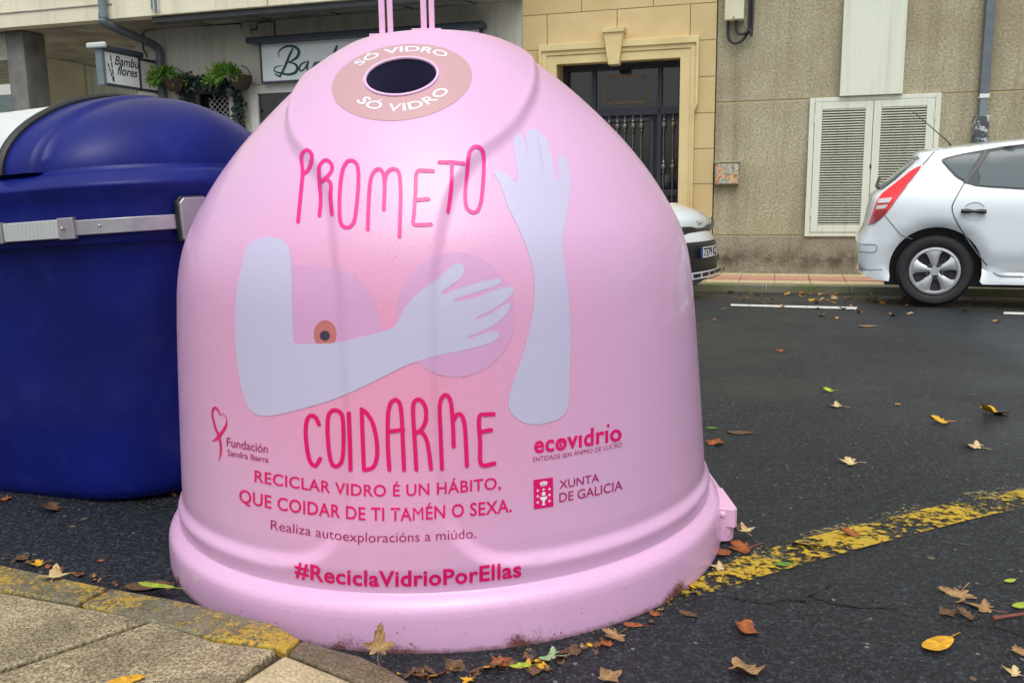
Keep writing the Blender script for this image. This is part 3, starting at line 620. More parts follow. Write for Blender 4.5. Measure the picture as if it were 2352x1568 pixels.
    T('message_lettering', 'RECICLAR VIDRO É UN HÁBITO,', [(352, 476), (500, 500), (650, 521), (780, 537), (900, 544), (1050, 543), (1180, 536), (1350, 523), (1508, 508)], Z8, 26, 'magenta', bold=.012, spacing=1.05)
    T('message_lettering', 'QUE COIDAR DE TI TAMÉN O SEXA.', [(280, 570), (400, 596), (540, 620), (670, 636), (780, 649), (870, 656), (1080, 658), (1300, 641), (1440, 630), (1560, 616)], Z8, 29, 'magenta', bold=.014, spacing=1.05)
    T('message_lettering', 'Realiza autoexploracións a miúdo.', [(428, 700), (590, 726), (750, 750), (900, 760), (1100, 757), (1250, 749), (1392, 740)], Z8, 22, 'wine', bold=-.004)
    T('hashtag_lettering', '#ReciclaVidrioPorEllas', [(540, 915), (620, 935), (700, 949), (900, 965), (1100, 964), (1300, 954), (1500, 933), (1605, 920)], Z8, 34, 'magenta', bold=.026, spacing=1.06)
    T('logo_lettering', 'Fundación', [(530, 893), (780, 940), (1050, 990), (1330, 1032)], Z7, 20, 'wine', bold=.002)
    T('logo_lettering', 'Sandra Ibarra', [(545, 1077), (780, 1120), (1050, 1170), (1345, 1218)], Z7, 13.5, 'wine', bold=.004)
    rb1 = [(235, 797), (300, 775), (365, 715), (440, 620), (498, 530), (528, 420), (512, 335), (475, 278), (440, 266), (405, 300), (365, 205), (310, 140), (268, 162), (246, 250), (266, 380), (312, 550), (372, 690), (408, 850), (415, 1000), (397, 1110), (360, 1190)]
    ww = [2, 40, 66, 60, 50, 22, 14, 12, 14, 10, 30, 44, 40, 34, 36, 40, 46, 40, 34, 20, 3]
    h = 11
    decal('ribbon_emblem', ribbon2d([Z7(p) for p in rb1[:h]], [x*.1172 for x in ww[:h]], 3, caps=False), 'magenta', t, .0012)
    decal('ribbon_emblem', ribbon2d([Z7(p) for p in rb1[h-2:]], [x*.1172 for x in ww[h-2:]], 3, caps=False), 'magenta', t, .0016)
    T('logo_lettering', 'ecovıdrıo', [(155, 572), (340, 552), (490, 535), (620, 515), (760, 490), (960, 466), (1200, 418), (1350, 395), (1525, 376)], Z6, 38, 'magenta', bold=.025, spacing=1.06)
    area('logo_lettering', [[Z6((1316+20*math.cos(a), 143+28*math.sin(a))) for a in np.linspace(0, 2*math.pi, 18, endpoint=False)]], 'magenta', .0014, 8)
    decal('logo_lettering', merge([ribbon2d([Z6(p) for p in [(590, 470), (560, 430), (575, 400), (610, 385)]], 4.2, 3, caps=False), (np.array([Z6(p) for p in [(598, 352), (660, 385), (612, 432)]]), [(0, 1, 2)])]), 'magenta', t, .0018)
    T('logo_lettering', 'ENTIDADE SEN ÁNIMO DE LUCRO', [(140, 712), (370, 680), (610, 650), (800, 612), (1110, 560), (1300, 522), (1532, 474)], Z6, 10.5, 'wine', bold=-.006)
    sq = [Z6(p) for p in [(145, 995), (450, 955), (458, 1408), (152, 1452)]]
    area('coat_of_arms', [densify(sq, 8)], 'magenta', .0014, 10)
    def em(x, y): return Z6((150+x*305, 995-40*x+y*455))
    parts = []
    cross = lambda x, y, s: [em(x+a*s*1.5, y+b*s) for a, b in [(-.25, -1), (.25, -1), (.25, -.25), (1, -.25), (1, .25), (.25, .25), (.25, 1), (-.25, 1), (-.25, .25), (-1, .25), (-1, -.25), (-.25, -.25)]]
    for x, y in [(.2, .38), (.5, .37), (.8, .38), (.2, .58), (.8, .58), (.2, .79), (.8, .79)]: parts.append(fill2d([cross(x, y, .05)], 30))
    parts.append(fill2d([[em(.5+.10*math.cos(a), .52+.07*math.sin(a)) for a in np.linspace(0, 2*math.pi, 20, endpoint=False)]], 30))
    parts.append(fill2d([[em(*p) for p in [(.31, .62), (.69, .62), (.66, .70), (.56, .75), (.54, .84), (.60, .91), (.40, .91), (.46, .84), (.44, .75), (.34, .70)]]], 30))
    parts.append(fill2d([[em(*p) for p in [(.30, .145), (.36, .10), (.44, .105), (.5, .075), (.56, .105), (.64, .10), (.70, .145), (.66, .205), (.34, .205)]], [em(*p) for p in [(.385, .14), (.42, .135), (.43, .185), (.40, .185)]], [em(*p) for p in [(.58, .135), (.615, .14), (.60, .185), (.57, .185)]], [em(*p) for p in [(.48, .13), (.52, .13), (.52, .185), (.48, .185)]]], 30))
    parts.append(fill2d([[em(*p) for p in [(.34, .225), (.66, .225), (.66, .245), (.34, .245)]]], 30))
    decal('coat_of_arms', merge(parts), 'white_print', t, .0020)
    T('logo_lettering', 'XUNTA', [(552, 1133), (870, 1078), (1175, 1020)], Z6, 18.5, 'wine', bold=.004)
    T('logo_lettering', 'DE GALICIA', [(550, 1346), (900, 1282), (1220, 1215), (1540, 1142)], Z6, 21, 'wine', bold=.004)
    # ring sticker round the throat
    e = lambda rr, a: (923+161*rr*math.cos(a), 190-15*rr*math.cos(a)+87*rr*math.sin(a))
    outer = [e(1, a) for a in np.linspace(0, 2*math.pi, 90, endpoint=False)]; inner = [(922+90*math.cos(a), 177-8*math.cos(a)+46*math.sin(a)) for a in np.linspace(0, 2*math.pi, 72, endpoint=False)]
    area('ring_sticker', [outer, inner], 'peach', .0008, 10)
    def arc_text(s, a0, a1, r0, cap, flip):
        V, F = text2d(s, .014); x0, x1 = V[:, 0].min(), V[:, 0].max(); out = []
        for x, y in V:
            a = a0+(a1-a0)*(x-x0)/(x1-x0); rr = r0+(y/0.72)*cap*(-1 if flip else 1); out.append(e(rr, a))
        return decal('sticker_lettering', (out, F), 'white_print', t, .0014)
    arc_text('SÓ VIDRO', R(150), R(24), .755, .20, True)
    arc_text('SÓ VIDRO', R(-138), R(-43), .80, .14, False)
    return t
make_bin()

# ------------------------------------------------------------------ ground
def make_ground():
    mb = MB('wall'); us = [-70]+list(np.arange(-16, 8.1, 2))+[70]; Ds = [-60, -10, 0, 2, 4, 6, 8.4, 10.5, 10.52]; idx = {}
    V = [(u, D, gz(D)) for D in Ds for u in us]; n = len(us)
    F = [(j*n+i, j*n+i+1, (j+1)*n+i+1, (j+1)*n+i) for j in range(len(Ds)-1) for i in range(n-1)]
    tag(mb.add(V, F).build('road', 'asphalt', smooth=0, recalc=False, loc=(0, 0, 0), rz=-WYAW), kind='structure')
    # far kerb and pavement
    mb = MB('wall')
    for k in range(44):
        a = -24+0.92*k; mb.box(a, 10.5, -.2, a+.905, 10.66, -.03)
    tag(mb.build('far_kerb', 'kerb_far', loc=wp(0, 10.5, -.12), rz=-WYAW, bev=.012), kind='structure')
    m1 = MB('wall'); m2 = MB('wall')
    for k in range(100):
        a = -24+0.4*k
        m1.box(a, 10.665, -.2, a+.392, 11.02, -.028); m2.box(a, 11.03, -.2, a+.392, 11.36, -.016); m1.box(a, 11.37, -.2, a+.392, 11.72, -.008)
    tag(m1.build('pavement', 'tile_buff', loc=wp(0, 10.7, -.1), rz=-WYAW), kind='structure'); tag(m2.build('pavement', 'tile_red', loc=wp(0, 10.7, -.1), rz=-WYAW), kind='structure')
    tag(MB('wall').box(-70, 10.52, -.3, 70, 40, -.05).build('ground', 'concrete', loc=wp(0, 11, -.2), rz=-WYAW), kind='structure')
    # near kerb and pavement
    h = .07
    def slab(name, pts, mat, z0=-.06, z1=h, bev=.010):
        P = [G(x, y, z1)[:2] for x, y in pts]; P = P[::-1] if sum(a[0]*b[1]-a[1]*b[0] for a, b in zip(P, P[1:]+P[:1])) < 0 else P
        mb = MB(); mb.prism([tuple(p) for p in P], 'z', z0, z1); c = np.mean(P, axis=0)
        return tag(mb.build(name, mat, loc=(c[0], c[1], 0), bev=bev, smooth=0), kind='structure')
    slab('kerb', [(-1100, 985), (-500, 1165), (0, 1294), (247, 1346), (176, 1383), (0, 1352), (-500, 1245), (-1100, 1080)], 'kerb_yellow')
    slab('kerb', [(255, 1348), (404, 1374), (520, 1401), (635, 1431), (690, 1463), (655, 1495), (631, 1483), (497, 1464), (308, 1414), (184, 1385)], 'kerb_yellow')
    slab('kerb', [(695, 1466), (760, 1485), (827, 1503), (890, 1530), (950, 1568), (1150, 1700), (1300, 1830), (1040, 1830), (1000, 1645), (900, 1598), (803, 1556), (659, 1497)], 'kerb_dark', z1=.066)
    slab('pavement', [(-1100, 1084), (-500, 1250), (0, 1357), (343, 1420), (0, 1533), (-590, 1735), (-1500, 1700)], 'slab', z1=.068)
    slab('pavement', [(352, 1424), (497, 1470), (638, 1488), (470, 1610), (150, 1830), (-420, 1830), (-590, 1745), (8, 1541)], 'slab', z1=.069)
    slab('pavement', [(655, 1501), (801, 1560), (895, 1603), (990, 1650), (1030, 1830), (170, 1830), (480, 1612)], 'slab_pale', z1=.067)
    mb = MB(); P = [G(x, y, .05)[:2] for x, y in [(-1100, 1000), (0, 1300), (404, 1380), (690, 1468), (1000, 1610), (1250, 1830), (-1500, 1830)]]; mb.prism([tuple(p) for p in P][::-1], 'z', -.05, .05)
    tag(mb.build('pavement_bedding', 'mortar', loc=(0, 0, 0), smooth=0), kind='structure')
    # painted markings
    def sheet(name, pts, mat, z=.004):
        mb = MB(); P = [GR(x, y) for x, y in pts]; mb.add([(p[0], p[1], gz(p @ WN)+z) for p in P], [tuple(range(len(P)))]); c = P[0]
        return tag(mb.build(name, mat, loc=(c[0], c[1], 0), smooth=0, recalc=False), kind='structure')
    sheet('yellow_line', [(1500, 1412), (1560, 1386), (1760, 1322), (2000, 1254), (2200, 1202), (2420, 1150), (2900, 1048), (2860, 1020), (2420, 1112), (2190, 1154), (2000, 1200), (1840, 1240), (1700, 1282), (1560, 1352)], 'yellow_worn')
    sheet('yellow_line', [(1580, 1350), (1700, 1310), (1840, 1268), (2000, 1226), (2200, 1176), (2420, 1128), (2420, 1100), (2190, 1136), (2000, 1184), (1840, 1226), (1700, 1268), (1560, 1336)], 'cream_worn', .002)
    sheet('white_line', [(1678, 699), (1970, 706), (1966, 711), (1678, 703)], 'white_road')
    sheet('white_line', [(2305, 717), (2700, 727), (2700, 733), (2305, 722)], 'white_road')
make_ground()
def crack(pts, wd):
    V, F = ribbon2d(pts, wd, 5); mb = MB(); mb.add([G(x+random.gauss(0, 1.2), y+random.gauss(0, 1.2), .003) for x, y in V], F); return tag(mb.build('road_crack', 'rubber', loc=G(*pts[0]), smooth=0, recalc=False), kind='structure')
crack([(1660, 1366), (1710, 1376), (1762, 1382), (1800, 1374), (1850, 1380)], [1, 3, 2.5, 3, 1]); crack([(1860, 1366), (1905, 1380), (1945, 1386), (1985, 1392), (2060, 1398)], [2, 6, 7, 4, 1]); crack([(1850, 1372), (1890, 1352), (1920, 1340)], [2, 2, .8]); crack([(2200, 1432), (2290, 1440), (2360, 1462)], [1, 3, 3])

# ------------------------------------------------------------------ blue side-loading container
def make_container():
    base = np.array([-2.1, 3.05, 0.0]); ct = R(-3.2)
    t = thing('recycling_container', 'large deep blue recycling container with a grey roll lid and a riveted grey bar', 'recycling container', base)
    cyw = R(-19)
    def tw(p):                           # stands parallel to the kerb and leans a little: the road tips towards the kerb
        x, y, z = p; dx = x+1.64; x, z = dx*math.cos(ct)+z*math.sin(ct), z*math.cos(ct)-dx*math.sin(ct); y -= 2.97
        return (-1.50+x*math.cos(cyw)-y*math.sin(cyw), 2.95+x*math.sin(cyw)+y*math.cos(cyw), z+0.042)
    def ringpts(xr, yf, yb, r, xl=-3.9, n=14):
        pts = [(xl, yf)]+[(x, yf) for x in np.linspace(xl+.3, xr-r, 14)]
        pts += [(xr-r+r*math.sin(a), yf+r-r*math.cos(a)) for a in np.linspace(0, math.pi/2, n)[1:]]
        pts += [(xr, y) for y in np.linspace(yf+r, yb-r, 6)[1:]]
        pts += [(xr-r+r*math.cos(a), yb-r+r*math.sin(a)) for a in np.linspace(0, math.pi/2, n)[1:]]
        return pts+[(xl, yb)]
    def loft(levels, cap0=True, cap1=True):
        mb = MB(); rings = [[tw((x, y, z)) for x, y in ringpts(xr, yf, yb, r)] for z, xr, yf, yb, r in levels]; n = len(rings[0])
        vs = [p for rg in rings for p in rg]; fs = [(i*n+k, i*n+(k+1) % n, (i+1)*n+(k+1) % n, (i+1)*n+k) for i in range(len(rings)-1) for k in range(n)]
        if cap0: fs.append(tuple(range(n-1, -1, -1)))
        if cap1: fs.append(tuple((len(rings)-1)*n+k for k in range(n)))
        return mb.add(vs, fs)
    yb = 4.15
    lv = [(-.035, -1.30, 2.99, yb-.2, .34), (.03, -1.27, 2.965, yb-.18, .36), (.35, -1.235, 2.945, yb-.14, .36), (.6, -1.20, 2.93, yb-.1, .36), (.84, -1.165, 2.915, yb-.06, .36), (.855, -1.16, 2.885, yb-.05, .36), (.97, -1.145, 2.88, yb-.04, .36), (1.02, -1.135, 2.866, yb-.03, .36), (1.036, -1.135, 2.863, yb-.03, .36), (1.05, -1.14, 2.874, yb-.03, .36), (1.075, -1.155, 2.902, yb-.04, .36), (1.083, -1.165, 2.925, yb-.05, .36), (1.098, -1.17, 2.935, yb-.05, .36)]
    # soften the profile
    L = catmull([np.array(l) for l in lv], n=4)
    loft([tuple(l) for l in L]).build('body', 'blue', t, smooth=40)
    # roll-top lid: arch from the front rim over to the back rim
    def arch(a, k=1.0, z0=1.092, yf=2.898, ybk=4.09, hh=.300):
        yc = (yf+ybk)/2; hw = (ybk-yf)/2
        return (yc-hw*k*math.copysign(abs(math.cos(a))**1.2, math.cos(a)), z0+hh*k*abs(math.sin(a))**1.1)
    A = np.linspace(0, math.pi, 49)
    def shell(xs):
        mb = MB(); vs = []
        for x, k in xs: vs += [tw((x,)+arch(a, k)) for a in A]
        n = len(A); fs = [(i*n+j, i*n+j+1, (i+1)*n+j+1, (i+1)*n+j) for i in range(len(xs)-1) for j in range(n-1)]
        return mb.add(vs, fs), n
    mb, n = shell([(-3.9, .985), (-2.8, .985), (-1.735, .985)]); mb.build('roll_lid', 'lid_grey', t, smooth=60)
    xs = [(-1.71, 1.0), (-1.69, 1.002), (-1.63, 1.002), (-1.608, 1.0), (-1.598, .992), (-1.588, .965), (-1.580, .945)]
    for q in np.linspace(0.06, 1, 26): xs.append((-1.580+.34*math.sin(q*math.pi/2), .945*max(math.cos(q*math.pi/2), 0.0)**.95 if q < 1 else 0.01))
    mb, n = shell(xs); mb.build('end_dome', 'blue', t, smooth=50)
    seal = MB(); seal.tube([tw((-1.725,)+arch(a, 1.004)) for a in A], .017, 8); seal.build('lid_seal', 'rubber', t)
    # lifting bar round the front, with a reflective sleeve, clamps and end plate
    def strip(x0, x1, z0, z1, d, name, mat, par, k=24, r=.36, xr=-1.15, yf=2.868):
        P = [p for p in ringpts(xr, yf, yb, r, n=20)]; P = np.array(P); s = np.r_[0, np.cumsum(np.hypot(*np.diff(P, axis=0).T))]
        g = np.linspace(x0, x1, k); X = np.interp(g, s, P[:, 0]); Y = np.interp(g, s, P[:, 1]); mb = MB(); vs = []
        tx = np.gradient(X); ty = np.gradient(Y); l = np.hypot(tx, ty); nx, ny = ty/l, -tx/l
        for i in range(k):
            for dz, dd in ((z0, 0), (z0, d), (z1, d), (z1, 0)): vs.append(tw((X[i]+nx[i]*dd, Y[i]+ny[i]*dd, dz)))
        fs = [(i*4+j, i*4+(j+1) % 4, (i+1)*4+(j+1) % 4, (i+1)*4+j) for i in range(k-1) for j in range(4)]+[(0, 1, 2, 3), tuple((k-1)*4+j for j in (3, 2, 1, 0))]
        return mb.add(vs, fs).build(name, mat, par, bev=.003)
    s_of = lambda x: x+3.9
    bar = strip(.2, s_of(-1.51)+.47, .882, .93, .012, 'lifting_bar', 'galv', t)
    strip(s_of(-1.70), s_of(-1.475), .876, .936, .017, 'reflective_sleeve', 'tape', bar)
    for a in (s_of(-1.76), s_of(-1.475)): strip(a, a+.055, .872, .940, .020, 'clamp', 'galv', bar, k=4)
    for x in (-1.735, -1.45, -1.30): MB().ball(tw((x, 2.846, .907)), .006, 5).build('rivet', 'galv', bar)
    # end plate on the corner
    P = [(-.062, .845), (.05, .845), (.05, .965), (.03, .982), (-.045, .982), (-.062, .965)]
    ctr = np.array([-1.505+.372*math.sin(R(70)), 3.24-.372*math.cos(R(70))]); ax = np.array([math.cos(R(70)), math.sin(R(70))]); nn = np.array([ax[1], -ax[0]])
    for nm, sc, d0, d1, mt in (('plate_gasket', 1.08, -.01, .012, 'rubber'), ('end_plate', 1.0, .010, .024, 'galv')):
        mb = MB(); k = len(P); vs = []
        for d in (d0, d1): vs += [tw((ctr[0]+ax[0]*px*sc+nn[0]*d, ctr[1]+ax[1]*px*sc+nn[1]*d, .913+(pz-.913)*sc)) for px, pz in P]
        mb.add(vs, [tuple(range(k)), tuple(range(2*k-1, k-1, -1))]+[(i, (i+1) % k, k+(i+1) % k, k+i) for i in range(k)]); pe = mb.build(nm, mt, t, bev=.004)
    MB().ball(tw((ctr[0]-.02+nn[0]*.026, ctr[1]-.02+nn[1]*.026, .95)), .008, 6).build('bolt', 'galv', pe)
make_container()

# ------------------------------------------------------------------ buildings across the street
WL = dict(rz=-WYAW)
def text_wall(name, s, base, cap, D, mat, parent, **kw):
    V, F = text_on(s, base, cap, cut=400, **kw); mb = MB('wall'); mb.add([(W(x, y, D)[0], D, W(x, y, D)[1]) for x, y in V], F); return mb.build(name, mat, parent, recalc=False)
def make_building():
    t = thing('street_building', 'street building with a sandstone doorway between rough granite render and grey stucco', 'building', wp(0, 11.7, 0), -WYAW)
    p = lambda name, mat, mb, par=t, **k: mb.build(name, mat, par, **k)
    # right-hand wall with incised joints
    mb = MB('wall')
    for u0, u1 in ((-.79, 2.75), (2.766, 6.5), (6.516, 14)):
        mb.box(u0, 11.7, .478, u1, 12.0, 2.122); mb.box(u0, 11.7, 2.138, u1, 12.0, 4.2); mb.box(u0, 11.7, 4.216, u1, 12.0, 12)
    p('granite_wall', 'granito', mb, bev=.006)
    p('wall_joint', 'carved', MB('wall').box(-.79, 11.712, .3, 14, 11.99, 8.99))
    p('plinth', 'plinth', MB('wall').box(-.795, 11.675, -.1, 14, 11.99, .466), bev=.01)
    # sandstone bay
    mb = MB('wall'); mb.box(-3.29, 11.64, -.1, -2.83, 12.3, 9); mb.box(-1.235, 11.64, -.1, -.80, 12.3, 9); mb.box(-2.83, 11.641, 2.72, -1.235, 12.3, 9)
    p('sandstone_facing', 'sandstone', mb)
    # door surround: flat band, raised outer fillet with ears, keystone
    mb = MB('wall')
    mb.prism([(-1.232, -.05), (-1.10, -.05), (-1.10, 2.80), (-2.96, 2.80), (-2.96, -.05), (-2.828, -.05), (-2.828, 2.69), (-1.232, 2.69)], 'y', 11.60, 11.66)
    mb.prism([(-1.102, -.05), (-1.065, -.05), (-1.065, 2.06), (-1.035, 2.12), (-1.035, 2.86), (-3.025, 2.86), (-3.025, 2.12), (-2.995, 2.06), (-2.995, -.05), (-2.958, -.05), (-2.958, 2.802), (-1.102, 2.802)], 'y', 11.585, 11.66)
    mb.prism([(-1.067, -.05), (-1.045, -.05), (-1.045, 2.04), (-1.0, 2.12), (-1.0, 2.94), (-3.06, 2.94), (-3.06, 2.12), (-3.015, 2.04), (-3.015, -.05), (-2.993, -.05), (-2.993, 2.058), (-3.023, 2.122), (-3.023, 2.858), (-1.037, 2.858), (-1.037, 2.122), (-1.067, 2.058)], 'y', 11.56, 11.66)
    p('door_surround', 'carved', mb, bev=.006)
    mb = MB('wall'); mb.prism([(-2.19, 3.04), (-1.94, 3.04), (-1.99, 2.64), (-2.13, 2.64)], 'y', 11.50, 11.66); mb.prism([(-2.215, 3.09), (-1.915, 3.09), (-1.925, 3.03), (-2.205, 3.03)], 'y', 11.48, 11.66)
    p('keystone', 'carved', mb, bev=.006)
    # metal street door
    D = 12.02
    dr = p('street_door', 'door_metal', MB('wall').box(-2.83, D+.03, 0, -1.235, D+.09, 2.72))
    mb = MB('wall')
    for a, b, c, d in ((-2.83, 2.64, -1.235, 2.72), (-2.83, 2.04, -1.235, 2.135), (-1.56, 0, -1.50, 2.64), (-2.44, 0, -2.38, 2.64), (-1.285, 0, -1.235, 2.64), (-2.83, 0, -2.77, 2.64), (-1.66, 0, -1.60, 2.0), (-2.36, 1.96, -1.60, 2.0), (-2.83, 0, -1.235, .25), (-2.77, .98, -1.285, 1.06)): mb.box(a, D-.03, b, c, D+.028, d)
    p('door_frame', 'door_metal', mb, dr, bev=.006)
    for a, b in ((-2.375, -1.565), (-1.495, -1.29), (-2.765, -2.445)): p('transom_pane', 'glass', MB('wall').box(a, D+.012, 2.14, b, D+.027, 2.635), dr)
    for a, b in ((-2.375, -1.665), (-1.495, -1.29), (-2.765, -2.445)): p('door_pane', 'glass', MB('wall').box(a, D+.012, 1.065, b, D+.027, 1.955), dr)
    mb = MB('wall')
    fr = [(-2.28, 2.24), (-2.22, 2.24), (-2.22, 2.21), (-1.74, 2.21), (-1.74, 2.24), (-1.67, 2.24), (-1.67, 2.52), (-1.74, 2.52), (-1.74, 2.56), (-2.22, 2.56), (-2.22, 2.52), (-2.28, 2.52)]
    mb.tube([(a, D+.008, b) for a, b in fr], .006, 5, closed=True); mb.tube([(-1.97+(a+1.97)*.93, D+.008, 2.385+(b-2.385)*.88) for a, b in fr], .003, 4, closed=True)
    p('gold_ornament', 'gold', mb, dr)
    for u in (-1.47, -1.35, -2.09, -1.99, -1.88, -1.77, -2.2, -2.68, -2.55):
        mb = MB('wall'); mb.tube([(u, D-.035, .25), (u, D-.035, 2.04)], .008, 6)
        for zc in (1.90, 1.36, .75):
            if zc == 1.36 and u < -1.5: continue
            mb.lathe([(.0, -.10), (.012, -.09), (.022, -.06), (.010, -.045), (.026, -.03), (.034, 0), (.026, .03), (.010, .045), (.022, .06), (.012, .09), (.0, .10)], (u, D-.035, zc), 'z', 10)
        p('door_baluster', 'baluster', mb, dr, smooth=50)
    p('doorstep', 'carved', MB('wall').box(-2.83, 11.66, -.02, -1.235, 12.3, .05))
    # florist's wall under the canopy, and openings in it
    mb = MB('wall'); w1, w2 = (-8.56, -7.84, 1.4, 2.62), (-7.5, -4.3, .3, 2.66)
    mb.box(-9.42, 11.69, -.1, w1[0], 12.3, 3.56); mb.box(w1[0], 11.69, -.1, w1[1], 12.3, w1[2]); mb.box(w1[0], 11.69, w1[3], w1[1], 12.3, 3.56); mb.box(w1[1], 11.69, -.1, w2[0], 12.3, 3.56); mb.box(w2[0], 11.69, w2[3], w2[1], 12.3, 3.56); mb.box(w2[0], 11.69, -.1, w2[1], 12.3, w2[2]); mb.box(w2[1], 11.69, -.1, -3.292, 12.3, 3.56); mb.box(-9.42, 12.31, -.1, -3.3, 15.9, 3.52)
    p('stucco_wall', 'stucco', mb)
    fw = MB('wall')
    for a, b, c, d in ((-7.5, .3, -7.38, 2.66), (-4.42, .3, -4.3, 2.66), (-7.38, 2.53, -4.42, 2.66), (-7.38, .3, -4.42, .42), (-6.0, .42, -5.92, 2.53)): fw.box(a, 11.72, b, c, 11.80, d)
    sw = p('shop_window', 'white_frame', fw, bev=.006); p('pane', 'glass', MB('wall').box(-7.38, 11.77, .42, -4.42, 11.785, 2.53), sw)
    gw = MB('wall')
    for a, b, c, d in ((-8.56, 1.4, -8.52, 2.62), (-7.88, 1.4, -7.84, 2.62), (-8.52, 2.585, -7.88, 2.62), (-8.52, 1.4, -7.88, 1.44)): gw.box(a, 11.80, b, c, 11.86, d)
    gwo = p('grille_window', 'pipe_grey', gw); p('pane', 'glass', MB('wall').box(-8.52, 11.96, 1.44, -7.88, 11.97, 2.585), gwo)
    mb = MB('wall')
    for k in range(7):
        for sgn in (0, 1):
            pts = [(-8.34+.0+.09*i, 11.93, 2.52-.085*((i+sgn) % 2)-.17*k*.5*1.0) for i in range(6)]; mb.tube(pts, .0075, 5)
    p('scissor_grille', 'white_frame', mb, gwo)
    p('window_shutter_box', 'white_frame', MB('wall').box(-8.36, 11.83, 1.66, -7.87, 11.93, 2.02), gwo, bev=.008); p('blue_label', 'label_blue', MB('wall').box(-8.10, 11.822, 1.92, -7.99, 11.829, 1.99), gwo)
    # canopy slab and upper storeys: cream to the left, grey above the shop
    p('canopy_front', 'cream_stucco', MB('wall').box(-24, 10.78, 3.52, -3.3, 10.98, 12), bev=.01)
    mb = MB('wall'); mb.box(-24, 10.985, 3.53, -3.3, 15.9, 3.7); p('soffit', 'soffit', mb)
    mb = MB('wall'); mb.box(-24, 10.765, 3.72, -9.0, 10.778, 3.735); mb.box(-9.07, 10.765, 3.735, -9.045, 10.778, 5); mb.box(-8.30, 10.768, 3.53, -8.285, 10.778, 9); mb.box(-6.55, 10.768, 3.53, -6.535, 10.778, 9)
    p('render_joint', 'concrete', mb)
    p('canopy_gutter', 'dark_trim', MB('wall').box(-8.42, 10.84, 3.44, -3.31, 11.02, 3.515), bev=.01)
    for u in (-8.2, -7.2, -6.1, -5.0, -4.1):
        mb = MB('wall')
        for k in range(6): mb.box(u+.03*k, 11.07+.095*k, 3.518, u+.045+.03*k, 11.13+.095*k, 3.527)
        p('soffit_stain', 'dark_trim', mb)
    # porch: pillar, downstand beam, side wall with a shuttered window
    p('porch_pillar', 'pillar', MB('wall').box(-11.15, 10.99, -.1, -10.82, 11.42, 3.525), bev=.015)
    p('porch_beam', 'concrete', MB('wall').box(-14.5, 11.05, 3.12, -11.155, 11.4, 3.525), bev=.015)
    mb = MB('wall'); mb.box(-12.9, 12.8, -.1, -12.56, 15.9, 3.525); mb.box(-12.9, 15.902, -.1, -12.562, 24, 9); p('porch_wall', 'cream_stucco', mb)
    pw = p('porch_window', 'white_frame', MB('wall').box(-12.57, 14.1, 2.78, -12.50, 15.8, 2.86), bev=.01); p('roller_shutter', 'shutter', MB('wall').box(-12.57, 14.15, 2.865, -12.53, 15.7, 3.5), pw)
    mb = MB('wall')
    for k in range(9): mb.box(-12.529, 14.3+.16*k, 2.87, -12.522, 14.33+.16*k, 3.5)
    p('shutter_rib', 'white_frame', mb, pw)
    return t
make_building()
def make_far_house():
    t = thing('far_house', 'white house front far beyond the porch at the street corner', 'building', wp(-19, 19, 0), -WYAW)
    MB('wall').box(-32, 19, -.1, -15.5, 26, 5.0).build('wall', 'far_white', t); mb = MB('wall')
    for k in range(9): mb.box(-32, 18.98, .9+.25*k, -15.5, 18.995, .915+.25*k)
    mb.build('cladding_line', 'concrete', t); MB('wall').box(-32, 18.97, 3.35, -15.4, 18.998, 3.75).build('eaves', 'pipe_blue', t)
make_far_house()

